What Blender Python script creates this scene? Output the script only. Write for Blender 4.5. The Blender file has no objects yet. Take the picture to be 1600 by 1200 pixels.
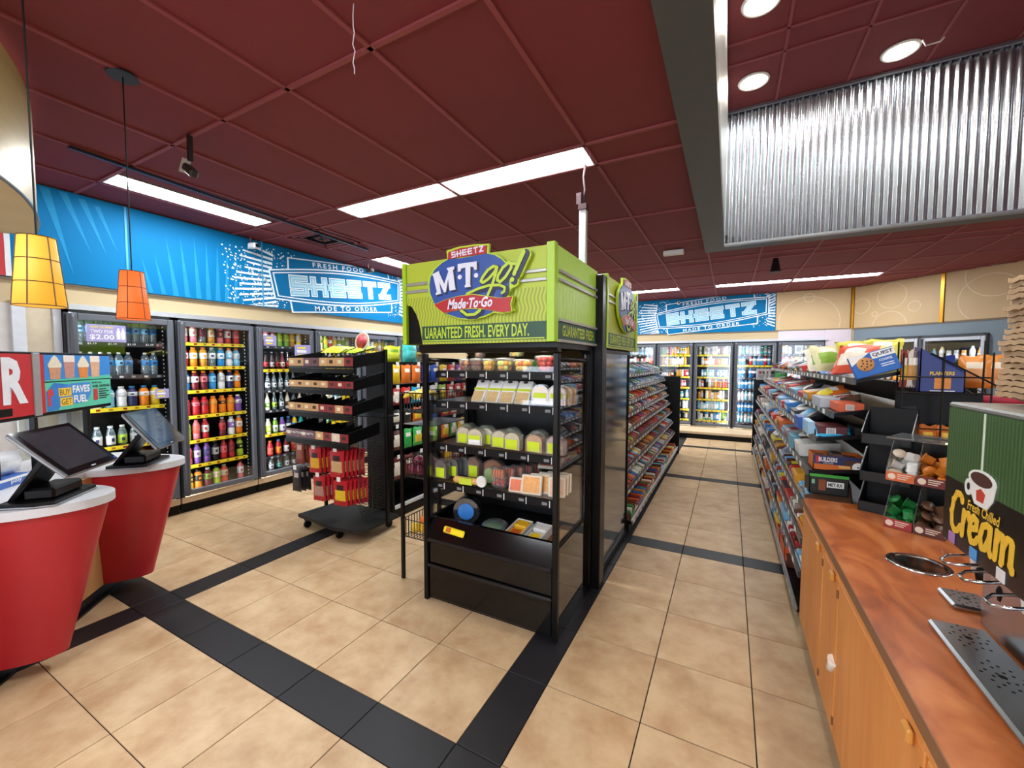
import bpy, math, random
from mathutils import Matrix, Vector

# ------------------------------------------------------------------ camera, world, exposure
scene = bpy.context.scene
C = scene.collection
R = math.radians
cam_data = bpy.data.cameras.new('camera')
cam_data.sensor_fit = 'HORIZONTAL'; cam_data.sensor_width = 36.0
cam_data.lens = 641.73 / 1600.0 * 36.0
cam_data.clip_start = 0.02; cam_data.clip_end = 100
cam = bpy.data.objects.new('camera', cam_data); C.objects.link(cam)
_y, _p, _r = R(-27.85), R(-3.039), R(0.116)
_f = Vector((math.sin(_y) * math.cos(_p), math.cos(_y) * math.cos(_p), math.sin(_p)))
_rt = Vector((math.cos(_y), -math.sin(_y), 0)); _up = _rt.cross(_f)
_R = _rt * math.cos(_r) + _up * math.sin(_r); _U = -_rt * math.sin(_r) + _up * math.cos(_r)
cam.matrix_world = Matrix(((_R.x, _U.x, -_f.x, 0), (_R.y, _U.y, -_f.y, 0), (_R.z, _U.z, -_f.z, 1.55), (0, 0, 0, 1)))
scene.camera = cam
world = bpy.data.worlds.new('world'); scene.world = world
world.use_nodes = True
world.node_tree.nodes['Background'].inputs[0].default_value = (0.75, 0.85, 1.0, 1)
world.node_tree.nodes['Background'].inputs[1].default_value = 3.5
vs = scene.view_settings
vs.view_transform = 'Standard'; vs.look = 'None'; vs.gamma = 1.0; vs.use_curve_mapping = False
vs.exposure = 0.88
TROFFER = 36.0        # emission of the fluorescent lenses
DOWNLIGHT = 80.0      # emission of the recessed downlights
COOLER = 38.0         # emission of the strips inside the coolers
random.seed(7)

# ------------------------------------------------------------------ materials
def lin(h):
    if isinstance(h, (tuple, list)): return (h[0], h[1], h[2], 1)
    h = h.lstrip('#'); out = []
    for i in (0, 2, 4):
        c = int(h[i:i + 2], 16) / 255.0
        out.append(c / 12.92 if c <= 0.04045 else ((c + 0.055) / 1.055) ** 2.4)
    return (*out, 1)
MATS = {}
def newmat(name):
    m = bpy.data.materials.new(name); m.use_nodes = True
    nt = m.node_tree; nt.nodes.clear()
    out = nt.nodes.new('ShaderNodeOutputMaterial')
    return m, nt, out
def mat(col, rough=0.5, metal=0.0, var=0.12, scale=18.0, bump=0.0, spec=0.5, detail=3.0, stretch=None, rnd=0.0, coat=0.0):
    key = (col, rough, metal, var, scale, bump, spec, stretch, rnd, coat)
    if key in MATS: return MATS[key]
    m, nt, out = newmat('m_' + str(col).replace('#', ''))
    N = nt.nodes.new; L = nt.links.new
    b = N('ShaderNodeBsdfPrincipled'); L(b.outputs[0], out.inputs[0])
    b.inputs['Roughness'].default_value = rough; b.inputs['Metallic'].default_value = metal
    b.inputs['Specular IOR Level'].default_value = spec
    b.inputs['Coat Weight'].default_value = coat
    c = lin(col)
    tc = N('ShaderNodeTexCoord'); src = tc.outputs['Object']
    if stretch:
        mp = N('ShaderNodeMapping'); mp.inputs['Scale'].default_value = stretch
        L(src, mp.inputs[0]); src = mp.outputs[0]
    no = N('ShaderNodeTexNoise'); no.inputs['Scale'].default_value = scale; no.inputs['Detail'].default_value = detail
    L(src, no.inputs['Vector'])
    mx = N('ShaderNodeMix'); mx.data_type = 'RGBA'
    mx.inputs['A'].default_value = [v * (1 - var) for v in c[:3]] + [1]
    mx.inputs['B'].default_value = [min(1, v * (1 + var)) for v in c[:3]] + [1]
    L(no.outputs['Fac'], mx.inputs['Factor'])
    col_out = mx.outputs['Result']
    if rnd:
        oi = N('ShaderNodeObjectInfo'); mr = N('ShaderNodeMapRange')
        mr.inputs['To Min'].default_value = 1 - rnd; mr.inputs['To Max'].default_value = 1 + rnd
        L(oi.outputs['Random'], mr.inputs['Value'])
        hs = N('ShaderNodeHueSaturation'); L(mr.outputs[0], hs.inputs['Value']); L(col_out, hs.inputs['Color'])
        col_out = hs.outputs[0]
    L(col_out, b.inputs['Base Color'])
    if bump:
        bp = N('ShaderNodeBump'); bp.inputs['Strength'].default_value = bump; bp.inputs['Distance'].default_value = 0.01
        L(no.outputs['Fac'], bp.inputs['Height']); L(bp.outputs[0], b.inputs['Normal'])
    MATS[key] = m
    return m
def emit(col, strength, name='lamp'):
    key = ('e', col, strength)
    if key in MATS: return MATS[key]
    m, nt, out = newmat('m_' + name)
    e = nt.nodes.new('ShaderNodeEmission'); e.inputs[0].default_value = lin(col); e.inputs[1].default_value = strength
    nt.links.new(e.outputs[0], out.inputs[0]); MATS[key] = m
    return m
def glass(tint='#ffffff', refl=0.10, name='glass', rough=0.0, gcol='#ffffff', dens=0.0, dcol='#202020'):
    """thin clear sheet: mostly see-through, a little mirror"""
    key = ('g', tint, refl, rough, gcol, dens, dcol)
    if key in MATS: return MATS[key]
    m, nt, out = newmat('m_' + name); N = nt.nodes.new; L = nt.links.new
    t = N('ShaderNodeBsdfTransparent'); t.inputs[0].default_value = lin(tint)
    g = N('ShaderNodeBsdfGlossy'); g.inputs['Roughness'].default_value = rough; g.inputs['Color'].default_value = lin(gcol)
    lw = N('ShaderNodeLayerWeight'); lw.inputs[0].default_value = 0.25
    mr = N('ShaderNodeMapRange'); mr.inputs['To Min'].default_value = refl * 0.5; mr.inputs['To Max'].default_value = min(1, refl * 3.5)
    L(lw.outputs['Fresnel'], mr.inputs['Value'])
    mx = N('ShaderNodeMixShader'); L(mr.outputs[0], mx.inputs[0]); L(g.outputs[0], mx.inputs[2])
    if dens > 0:
        d = N('ShaderNodeBsdfDiffuse'); d.inputs[0].default_value = lin(dcol)
        m2 = N('ShaderNodeMixShader'); m2.inputs[0].default_value = dens
        L(t.outputs[0], m2.inputs[1]); L(d.outputs[0], m2.inputs[2]); L(m2.outputs[0], mx.inputs[1])
    else: L(t.outputs[0], mx.inputs[1])
    L(mx.outputs[0], out.inputs[0]); MATS[key] = m
    return m

BLACK = mat('#070708', 0.45, var=0.2, spec=.22)
BLACKM = mat('#080809', 0.32, var=0.2, spec=0.25)
GLOSSB = mat('#0b0909', 0.12, var=0.1, spec=0.35)
GLOSSR = mat('#0b0909', 0.04, var=0.1, spec=0.9, coat=0.3)
WIRE = mat('#101011', 0.35, var=0.1)
STEEL = mat('#a9adb0', 0.28, 1.0, 0.12, 6, stretch=(1, 1, 40))
STEELH = mat('#a9adb0', 0.25, 1.0, 0.15, 6, stretch=(40, 1, 1))
CHROME = mat('#c9cccf', 0.12, 1.0, 0.05)
WHITE = mat('#e6e6e4', 0.5, var=0.04)
GREYF = mat('#5c6068', 0.45, var=0.08)
YELLOWRAIL = mat('#f2dc28', 0.5, var=0.06)
BEIGE = mat('#d3b688', 0.6, var=0.05, scale=4)
CLEAR = glass('#ffffff', 0.08, 'clear_pane')
PLASTIC = glass('#f4f7f7', 0.16, 'clear_plastic', 0.06, dens=0.10, dcol='#e8eef0')
PAPER = mat('#eeeeea', 0.6, var=0.04)

# ------------------------------------------------------------------ mesh builder
class MB:
    def __init__(s): s.v = []; s.f = []; s.m = []
    def add(s, vs, fs, mi=0):
        o = len(s.v); s.v += [tuple(v) for v in vs]
        for f in fs: s.f.append(tuple(i + o for i in f)); s.m.append(mi)
        return s
    def box(s, x0, x1, y0, y1, z0, z1, mi=0, M=None, c=0.0):
        if x0 > x1: x0, x1 = x1, x0
        if y0 > y1: y0, y1 = y1, y0
        if z0 > z1: z0, z1 = z1, z0
        if c <= 0:
            vs = [(x0, y0, z0), (x1, y0, z0), (x1, y1, z0), (x0, y1, z0), (x0, y0, z1), (x1, y0, z1), (x1, y1, z1), (x0, y1, z1)]
            fs = [(3, 2, 1, 0), (4, 5, 6, 7), (0, 1, 5, 4), (1, 2, 6, 5), (2, 3, 7, 6), (3, 0, 4, 7)]
        else:
            c = min(c, (x1 - x0) * .45, (y1 - y0) * .45, (z1 - z0) * .45)
            vs = []; idx = {}
            for i, x in enumerate((x0, x1)):
                for j, y in enumerate((y0, y1)):
                    for k, z in enumerate((z0, z1)):
                        sx, sy, sz = (1, -1)[i], (1, -1)[j], (1, -1)[k]
                        idx[i, j, k, 0] = len(vs); vs.append((x, y + sy * c, z + sz * c))
                        idx[i, j, k, 1] = len(vs); vs.append((x + sx * c, y, z + sz * c))
                        idx[i, j, k, 2] = len(vs); vs.append((x + sx * c, y + sy * c, z))
            g = lambda i, j, k, a: idx[i, j, k, a]
            fs = []
            for i in (0, 1):
                q = [g(i, 0, 0, 0), g(i, 1, 0, 0), g(i, 1, 1, 0), g(i, 0, 1, 0)]; fs.append(q if i else q[::-1])
                q = [g(0, i, 0, 1), g(1, i, 0, 1), g(1, i, 1, 1), g(0, i, 1, 1)]; fs.append(q[::-1] if i else q)
                q = [g(0, 0, i, 2), g(1, 0, i, 2), g(1, 1, i, 2), g(0, 1, i, 2)]; fs.append(q if i else q[::-1])
            for a in (0, 1):
                for b in (0, 1):
                    fl = (a + b) % 2
                    q = [g(0, a, b, 1), g(1, a, b, 1), g(1, a, b, 2), g(0, a, b, 2)]; fs.append(q[::-1] if fl == 0 else q)
                    q = [g(a, 0, b, 0), g(a, 1, b, 0), g(a, 1, b, 2), g(a, 0, b, 2)]; fs.append(q if fl == 0 else q[::-1])
                    q = [g(a, b, 0, 0), g(a, b, 1, 0), g(a, b, 1, 1), g(a, b, 0, 1)]; fs.append(q[::-1] if fl == 0 else q)
                    for k in (0, 1):
                        q = [g(a, b, k, 0), g(a, b, k, 1), g(a, b, k, 2)]; fs.append(q if (a + b + k) % 2 else q[::-1])
        if M is not None: vs = [M @ Vector(v) for v in vs]
        return s.add(vs, fs, mi)
    def prism(s, poly, y0, y1, mi=0, axis='y', M=None):
        """poly in (x,z); extruded along y from y0 (front) to y1 (back)"""
        n = len(poly); area = sum(poly[i][0] * poly[(i + 1) % n][1] - poly[(i + 1) % n][0] * poly[i][1] for i in range(n))
        if area < 0: poly = poly[::-1]
        if axis == 'y': mk = lambda p, d: (p[0], d, p[1])
        elif axis == 'z': mk = lambda p, d: (p[0], p[1], d)
        else: mk = lambda p, d: (d, p[0], p[1])
        vs = [mk(p, y0) for p in poly] + [mk(p, y1) for p in poly]
        if M is not None: vs = [M @ Vector(v) for v in vs]
        fs = [tuple(range(n)), tuple(range(2 * n - 1, n - 1, -1))] + [(i, i + n, (i + 1) % n + n, (i + 1) % n) for i in range(n)]
        return s.add(vs, fs, mi)
    def tube(s, pts, r, n=8, mi=0, cap=True, closed=False):
        pts = [Vector(p) for p in pts]; k = len(pts); rs = r if isinstance(r, (list, tuple)) else [r] * k
        rings = []; nrm = None
        for i, p in enumerate(pts):
            a = pts[(i - 1) % k] if (i or closed) else p; b = pts[(i + 1) % k] if (i < k - 1 or closed) else p
            t = (b - a).normalized()
            if nrm is None:
                nrm = t.orthogonal().normalized()
            else:
                nrm = (nrm - t * nrm.dot(t))
                nrm = nrm.normalized() if nrm.length > 1e-6 else t.orthogonal().normalized()
            bn = t.cross(nrm)
            rings.append([p + (nrm * math.cos(2 * math.pi * j / n) + bn * math.sin(2 * math.pi * j / n)) * rs[i] for j in range(n)])
        vs = [v for ring in rings for v in ring]; fs = []
        for i in range(k if closed else k - 1):
            i2 = (i + 1) % k
            for j in range(n): fs.append((i * n + j, i * n + (j + 1) % n, i2 * n + (j + 1) % n, i2 * n + j))
        if cap and not closed: fs += [tuple(range(n - 1, -1, -1)), tuple(range((k - 1) * n, k * n))]
        return s.add(vs, fs, mi)
    def lathe(s, prof, n=12, c=(0, 0, 0), mi=0, sx=1, sy=1, a0=0, a1=360, M=None, mis=None):
        full = abs(a1 - a0) >= 360; cols = n if full else n + 1
        vs = []; fs = []; ms = []
        for r, z in prof:
            for j in range(cols):
                a = R(a0 + (a1 - a0) * j / n); vs.append((c[0] + r * math.cos(a) * sx, c[1] + r * math.sin(a) * sy, c[2] + z))
        for i in range(len(prof) - 1):
            for j in range(n):
                j2 = (j + 1) % cols
                fs.append((i * cols + j, i * cols + j2, (i + 1) * cols + j2, (i + 1) * cols + j)); ms.append(mis[i] if mis else mi)
        if full:
            if prof[0][0] > 1e-5: fs.append(tuple(range(n - 1, -1, -1))); ms.append(mis[0] if mis else mi)
            if prof[-1][0] > 1e-5: fs.append(tuple(range((len(prof) - 1) * n, len(prof) * n))); ms.append(mis[-1] if mis else mi)
        if M is not None: vs = [M @ Vector(v) for v in vs]
        o = len(s.v); s.v += [tuple(v) for v in vs]
        for f, m in zip(fs, ms): s.f.append(tuple(i + o for i in f)); s.m.append(m)
        return s
    def grid(s, fn, nu, nv, mi=0):
        vs = [fn(i / nu, j / nv) for j in range(nv + 1) for i in range(nu + 1)]
        fs = [(j * (nu + 1) + i, j * (nu + 1) + i + 1, (j + 1) * (nu + 1) + i + 1, (j + 1) * (nu + 1) + i) for j in range(nv) for i in range(nu)]
        return s.add(vs, fs, mi)
    def xf(s, M): s.v = [tuple(M @ Vector(v)) for v in s.v]; return s
    def mesh(s, name, mats, smooth=False):
        me = bpy.data.meshes.new(name); me.from_pydata(s.v, [], s.f)
        for m in (mats if isinstance(mats, (list, tuple)) else [mats]): me.materials.append(m)
        me.polygons.foreach_set('material_index', s.m)
        if smooth: me.polygons.foreach_set('use_smooth', [len(p.vertices) <= 4 for p in me.polygons])
        me.update(); return me
    def build(s, name, mats, parent=None, smooth=False, label=None, M=None, kind=None):
        o = obj(name, s.mesh(name, mats, smooth), parent, M)
        if label: o['label'] = label
        if kind: o['kind'] = kind
        return o
def obj(name, me, parent=None, M=None):
    o = bpy.data.objects.new(name, me); C.objects.link(o)
    if parent is not None: o.parent = parent
    if M is not None: o.matrix_local = M
    return o
def tag(o, label, cat, group=None):
    o['label'] = label; o['category'] = cat
    if group: o['group'] = group
    return o
def thing(name, label, cat, loc=(0, 0, 0), rz=0, group=None):
    o = bpy.data.objects.new(name, None); C.objects.link(o); o.empty_display_size = .05
    o.location = loc; o.rotation_euler = (0, 0, rz)
    return tag(o, label, cat, group)
def struct(name, mb, mats, smooth=False):
    o = mb.build(name, mats, None, smooth); o['kind'] = 'structure'; return o
def T(x, y, z): return Matrix.Translation((x, y, z))
def RZ(a): return Matrix.Rotation(a, 4, 'Z')
def RX(a): return Matrix.Rotation(a, 4, 'X')
def RY(a): return Matrix.Rotation(a, 4, 'Y')
FRONT = Matrix(((1, 0, 0, 0), (0, 0, -1, 0), (0, 1, 0, 0), (0, 0, 0, 1)))     # text plane -> faces local -Y
RIGHT = Matrix(((0, 0, 1, 0), (1, 0, 0, 0), (0, 1, 0, 0), (0, 0, 0, 1)))      # text plane -> faces local +X, reads along +Y
LEFT = Matrix(((0, 0, -1, 0), (-1, 0, 0, 0), (0, 1, 0, 0), (0, 0, 0, 1)))     # faces local -X, reads along -Y
def text_mesh(body, w, h, ext=0.001, bold=0.0, shear=0.0, spacing=1.0, name='lettering'):
    cu = bpy.data.curves.new('txt', 'FONT'); cu.body = body; cu.size = 1; cu.offset = bold; cu.shear = shear
    cu.space_character = spacing; cu.resolution_u = 2; cu.align_x = 'LEFT'; cu.extrude = 0.0
    ob = bpy.data.objects.new('txt', cu)
    me = bpy.data.meshes.new_from_object(ob); me.name = name
    bpy.data.objects.remove(ob); bpy.data.curves.remove(cu)
    xs = [v.co.x for v in me.vertices]; ys = [v.co.y for v in me.vertices]
    x0, x1, y0, y1 = min(xs), max(xs), min(ys), max(ys)
    kx = w / (x1 - x0); ky = h / (y1 - y0) if h else kx
    for v in me.vertices:
        v.co.x = (v.co.x - (x0 + x1) / 2) * kx; v.co.y = (v.co.y - (y0 + y1) / 2) * ky; v.co.z = 0
    me.materials.clear()
    return me
def text(body, w, h, m, parent, M, bold=0.0, shear=0.0, spacing=1.0, name='lettering'):
    me = text_mesh(body, w, h, bold=bold, shear=shear, spacing=spacing, name=name); me.materials.append(m)
    return obj(name, me, parent, M)
ORD = ['first', 'second', 'third', 'fourth', 'fifth', 'sixth', 'seventh', 'eighth', 'ninth', 'tenth', 'eleventh', 'twelfth',
       'thirteenth', 'fourteenth', 'fifteenth', 'sixteenth', 'seventeenth', 'eighteenth', 'nineteenth', 'twentieth']
ORD += ['twenty-' + w for w in ORD[:9]] + ['thirtieth'] + ['thirty-' + w for w in ORD[:9]] + ['fortieth']
LOGO = {'back': [(-0.1535, 0.533), (-0.0695, 0.545), (0.0355, 0.544), (0.1335, 0.536), (0.1285, 0.489), (0.1745, 0.475), (0.2135, 0.45), (0.2375, 0.426), (0.2555, 0.431), (0.3025, 0.423), (0.3345, 0.476), (0.3565, 0.477), (0.3835, 0.466), (0.3875, 0.45), (0.3305, 0.344), (0.3145, 0.329), (0.3115, 0.305), (0.2935, 0.29), (0.2685, 0.284), (0.2515, 0.246), (0.2865, 0.244), (0.2775, 0.189), (0.2915, 0.166), (0.2655, 0.157), (0.2135, 0.153), (0.1605, 0.162), (0.1005, 0.14), (0.0235, 0.128), (-0.0605, 0.137), (-0.1535, 0.168), (-0.2435, 0.234), (-0.2835, 0.292), (-0.2945, 0.347), (-0.2825, 0.401), (-0.2475, 0.443), (-0.1955, 0.469), (-0.1485, 0.486)], 'blue': [(-0.2765, 0.346), (-0.2715, 0.3), (-0.2435, 0.241), (-0.1535, 0.172), (-0.0605, 0.143), (0.0235, 0.135), (0.0955, 0.147), (0.1505, 0.164), (0.2325, 0.248), (0.2565, 0.293), (0.2565, 0.384), (0.2325, 0.419), (0.2085, 0.444), (0.1655, 0.47), (0.1215, 0.483), (-0.0375, 0.478), (-0.1395, 0.481), (-0.1845, 0.464), (-0.2355, 0.433), (-0.2675, 0.391)], 'tab': [(-0.1365, 0.52), (-0.0585, 0.533), (0.0355, 0.532), (0.1205, 0.526), (0.1175, 0.484), (0.0355, 0.483), (-0.0585, 0.483), (-0.1395, 0.48)], 'M': [(-0.2515, 0.405), (-0.2005, 0.421), (-0.1975, 0.407), (-0.1635, 0.343), (-0.1335, 0.412), (-0.1465, 0.431), (-0.0935, 0.436), (-0.0915, 0.421), (-0.1025, 0.417), (-0.0865, 0.315), (-0.0815, 0.305), (-0.1245, 0.302), (-0.1295, 0.316), (-0.1355, 0.37), (-0.1525, 0.295), (-0.1665, 0.296), (-0.1995, 0.357), (-0.1885, 0.298), (-0.1805, 0.291), (-0.2245, 0.284), (-0.2255, 0.296), (-0.2165, 0.3), (-0.2415, 0.393)], 'T': [(-0.0685, 0.446), (0.0585, 0.447), (0.0595, 0.401), (0.0425, 0.402), (0.0375, 0.418), (0.0175, 0.423), (0.0145, 0.326), (0.0195, 0.312), (-0.0215, 0.311), (-0.0215, 0.322), (-0.0145, 0.328), (-0.0165, 0.422), (-0.0455, 0.418), (-0.0495, 0.403), (-0.0685, 0.403)], 'd1': [(-0.0555, 0.372)], 'd2': [(0.0545, 0.371)], 'g1': [(0.1895, 0.401), (0.1655, 0.409), (0.1305, 0.392), (0.1005, 0.361), (0.0855, 0.337), (0.1005, 0.327), (0.1355, 0.345), (0.1705, 0.375), (0.1895, 0.401), (0.1705, 0.342), (0.1505, 0.294), (0.1305, 0.259)], 'g2': [(-0.0465, 0.184), (-0.0075, 0.158), (0.0445, 0.158), (0.0805, 0.179)], 'g3': [(-0.0065, 0.274), (0.0655, 0.296), (0.1355, 0.309), (0.2035, 0.306), (0.2355, 0.291), (0.2325, 0.27), (0.2185, 0.263)], 'o': [(0.2565, 0.416), (0.2225, 0.395), (0.1945, 0.357), (0.1895, 0.332), (0.2085, 0.322), (0.2425, 0.348), (0.2745, 0.39), (0.2745, 0.412), (0.2565, 0.416), (0.3025, 0.407)], 'e1': [(0.3475, 0.464), (0.2915, 0.356)], 'e2': [(0.2795, 0.328)], 'rib': [(-0.2345, 0.227), (-0.1525, 0.251), (-0.0595, 0.264), (0.0345, 0.266), (0.1155, 0.252), (0.1895, 0.238), (0.2375, 0.235), (0.2825, 0.24), (0.2705, 0.202), (0.2775, 0.164), (0.2325, 0.158), (0.1655, 0.171), (0.1005, 0.185), (0.0345, 0.193), (-0.0385, 0.19), (-0.1035, 0.183), (-0.1615, 0.175), (-0.2005, 0.2)], 'made': [(-0.1505, 0.21), (0.1725, 0.212), (0.0165, 0.259), (0.0165, 0.192)], 'sh': [(-0.1235, 0.503), (0.1115, 0.503), (-0.0055, 0.517), (-0.0055, 0.49)]}

# ================================================================== FLOOR
def tile_mat():
    m, nt, out = newmat('m_floor_tile'); N = nt.nodes.new; L = nt.links.new
    b = N('ShaderNodeBsdfPrincipled'); L(b.outputs[0], out.inputs[0]); b.inputs['Roughness'].default_value = 0.42
    b.inputs['Specular IOR Level'].default_value = 0.35
    tc = N('ShaderNodeTexCoord'); oi = N('ShaderNodeObjectInfo')
    ad = N('ShaderNodeVectorMath'); ad.operation = 'ADD'; L(tc.outputs['Object'], ad.inputs[0])
    sc = N('ShaderNodeVectorMath'); sc.operation = 'SCALE'; sc.inputs['Scale'].default_value = 3.1; L(oi.outputs['Location'], sc.inputs[0]); L(sc.outputs[0], ad.inputs[1])
    n1 = N('ShaderNodeTexNoise'); n1.inputs['Scale'].default_value = 5; n1.inputs['Detail'].default_value = 6; n1.inputs['Roughness'].default_value = 0.62; L(ad.outputs[0], n1.inputs['Vector'])
    cr = N('ShaderNodeValToRGB'); e = cr.color_ramp.elements
    e[0].position = 0.32; e[0].color = lin('#ae8c66'); e[1].position = 0.66; e[1].color = lin('#cbb08a')
    L(n1.outputs['Fac'], cr.inputs[0])
    mr = N('ShaderNodeMapRange'); mr.inputs['To Min'].default_value = 0.94; mr.inputs['To Max'].default_value = 1.05; L(oi.outputs['Random'], mr.inputs['Value'])
    hs = N('ShaderNodeHueSaturation'); L(mr.outputs[0], hs.inputs['Value']); L(cr.outputs[0], hs.inputs['Color']); L(hs.outputs[0], b.inputs['Base Color'])
    n2 = N('ShaderNodeTexNoise'); n2.inputs['Scale'].default_value = 22; L(ad.outputs[0], n2.inputs['Vector'])
    r2 = N('ShaderNodeMapRange'); r2.inputs['To Min'].default_value = 0.34; r2.inputs['To Max'].default_value = 0.52; L(n2.outputs['Fac'], r2.inputs['Value']); L(r2.outputs[0], b.inputs['Roughness'])
    return m
TILE = tile_mat()
DTILE = mat('#1e1d20', 0.45, var=0.12, scale=9, rnd=0.08, spec=.3)
floor = struct('floor', MB().box(-5.8, 5.1, -4.1, 10.7, -0.08, -0.004), mat('#15100c', 0.9))
Fw = lambda p: Vector(p)
ys_far = []
def rows_left():
    r = []; y = 1.303
    for k in range(5): r.append((y + k * .4444, y + (k + 1) * .4444, 0))
    r.append((3.525, 3.705, 1))
    for k in range(5): r.append((3.705 + k * .434, 3.705 + (k + 1) * .434, 0))
    r.append((5.875, 6.045, 1))
    for k in range(5): r.append((6.045 + k * .417, 6.045 + (k + 1) * .417, 0))
    r.append((8.13, 8.30, 1))
    for k in range(4): r.append((8.30 + k * .44, 8.30 + (k + 1) * .44, 0))
    return r
far_rows = rows_left()
near_rows = [(1.10 - (k + 1) * .4375, 1.10 - k * .4375, 0) for k in range(11)]
colsL = [(-3.30 - (k + 1) * .4375, -3.30 - k * .4375, 0) for k in range(4)] + [(-3.30, -3.105, 1)] + [(-3.105 + k * .4326, -3.105 + (k + 1) * .4326, 0) for k in range(5)]
colD = (-0.942, -0.735, 1)
colsR = [(-0.735 + k * .4355, -0.735 + (k + 1) * .4355, 0) for k in range(13)]
tiles = []
for c in colsL:
    for r in far_rows + [(1.10, 1.303, 1)] + near_rows:
        dark = c[2] or r[2]
        if r[2] and r[0] > 2 and not c[2]: dark = 1
        tiles.append((c[0], c[1], r[0], r[1], dark))
for r in far_rows + [(1.10, 1.303, 1)]: tiles.append((colD[0], colD[1], r[0], r[1], 1))
for r in near_rows: tiles.append((colD[0], colD[1], r[0], r[1], 0))
rr = [q for q in far_rows if q[0] > 3.5] + [(3.525 - (k + 1) * .4425, 3.525 - k * .4425, 0) for k in range(17)]
for c in colsR:
    for r in rr: tiles.append((c[0], c[1], r[0], r[1], r[2]))
def vis_rank(t):
    p = Vector(((t[0] + t[1]) / 2, (t[2] + t[3]) / 2, -1.55)); d = p.dot(_f)
    if d < .4: return 1e6
    u, v = p.dot(_R) / d, p.dot(_U) / d
    hid = 0
    if abs(u) > 1.4 or v < -1.15: hid = 1e3
    if -3.6 < p.x < -2.9 and p.y > 3: hid += 40
    if -1.7 < p.x < -1.0 and p.y > 2.1: hid += 60
    if p.x > .5 and p.y > .2: hid += 40
    return p.length + hid
tiles.sort(key=vis_rank)
cache = {}
stuff_l, stuff_d = MB(), MB()
for i, (x0, x1, y0, y1, dk) in enumerate(tiles):
    g = 0.0022
    if i < 290:
        key = (round(x1 - x0, 3), round(y1 - y0, 3), dk)
        if key not in cache:
            w, h = key[0] / 2 - g, key[1] / 2 - g
            cache[key] = MB().box(-w, w, -h, h, -0.008, 0, c=0.0012).mesh('floor_tile', DTILE if dk else TILE)
        o = obj('dark_floor_tile' if dk else 'floor_tile', cache[key], floor); o.location = ((x0 + x1) / 2, (y0 + y1) / 2, 0)
    else:
        (stuff_d if dk else stuff_l).box(x0 + g, x1 - g, y0 + g, y1 - g, -0.008, 0)
stuff_l.build('floor_tile_field', TILE, floor, kind='stuff'); stuff_d.build('dark_tile_field', DTILE, floor, kind='stuff')

# ================================================================== CEILING
ZC = 2.97
MAROON = mat('#74292f', 0.75, var=0.07, scale=3, rnd=0.05)
TEE = mat('#8a3f44', 0.6, var=0.05)
WELL = (-0.30, 3.3, -1.6, 5.75)
ceiling = struct('ceiling', MB().box(-5.1, -0.28, -4.1, 10.1, 3.06, 3.1).box(-0.28, 5.1, 5.73, 10.1, 3.06, 3.1).box(-0.28, 5.1, -4.1, -1.58, 3.06, 3.1).box(3.28, 5.1, -1.58, 5.73, 3.06, 3.1), mat('#35181a', .9))
xl = [-0.875 - .597 * k for k in range(-10, 8)]
xl = sorted(x for x in xl if -4.95 < x < 5.0)
xl = [-4.95] + xl + [5.0]
yl = [-4.0, -3.0, -2.25, -1.95, -.73, -.43, .19, 1.41, 2.66, 2.96, 4.17, 5.24, 6.31, 6.61, 7.53, 8.45, 8.75, 9.95]
fix = [(-3.263, -2.069, 2.66, 2.96), (-2.069, -0.875, 2.66, 2.96),
       (-4.43, -4.13, 1.41, 2.63), (-4.43, -4.13, 4.17, 5.39),
       (-0.278, 0.916, 8.45, 8.75), (0.916, 2.11, 8.45, 8.75), (-2.069, -0.875, 8.45, 8.75), (-3.263, -2.069, 8.45, 8.75),
       (-3.263, -2.069, -2.25, -1.95), (-2.069, -0.875, -2.25, -1.95), (-4.43, -4.13, 6.4, 7.62), (3.7, 4.0, 1.41, 2.63), (3.7, 4.0, 4.17, 5.39),  # first pair here is unseen, added behind the camera for more light
       (0.916, 2.11, -2.25, -1.95), (-3.263, -2.069, -.73, -.43), (-2.069, -.875, -.73, -.43), (-3.263, -2.069, 6.31, 6.61)]  # all out of sight, added to brighten the foreground and far aisle
VENT = (-4.52, -3.92, 2.96, 3.56)
holes = fix + [VENT]
def ov(a, b): return a[0] < b[1] - .02 and a[1] > b[0] + .02 and a[2] < b[3] - .02 and a[3] > b[2] + .02
def cut(rect, hole):
    x0, x1, y0, y1 = rect; a, b, c, d = hole; out = []
    if y0 < c: out.append((x0, x1, y0, c))
    if y1 > d: out.append((x0, x1, d, y1))
    yy0, yy1 = max(y0, c), min(y1, d)
    if x0 < a: out.append((x0, a, yy0, yy1))
    if x1 > b: out.append((b, x1, yy0, yy1))
    return [r for r in out if r[1] - r[0] > .03 and r[3] - r[2] > .03]
for i in range(len(xl) - 1):
    for j in range(len(yl) - 1):
        rects = [(xl[i], xl[i + 1], yl[j], yl[j + 1])]
        for h in holes + [WELL]:
            nr = []
            for r in rects: nr += cut(r, h) if ov(r, h) else [r]
            rects = nr
        for (x0, x1, y0, y1) in rects:
            w, h = (x1 - x0) / 2 - .004, (y1 - y0) / 2 - .004
            o = obj('ceiling_panel', MB().box(-w, w, -h, h, 0.004, 0.02).mesh('ceiling_panel', MAROON), ceiling); o.location = ((x0 + x1) / 2, (y0 + y1) / 2, ZC)
def bar(x0, x1, y0, y1):
    rects = [(x0, x1, y0, y1)]
    for h in [f for f in fix] + [VENT, WELL]:
        nr = []
        for r in rects: nr += cut(r, (h[0] + .012, h[1] - .012, h[2] + .012, h[3] - .012)) if (r[0] < h[1] - .02 and r[1] > h[0] + .02 and r[2] < h[3] - .02 and r[3] > h[2] + .02) else [r]
        rects = nr
    return rects
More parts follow.
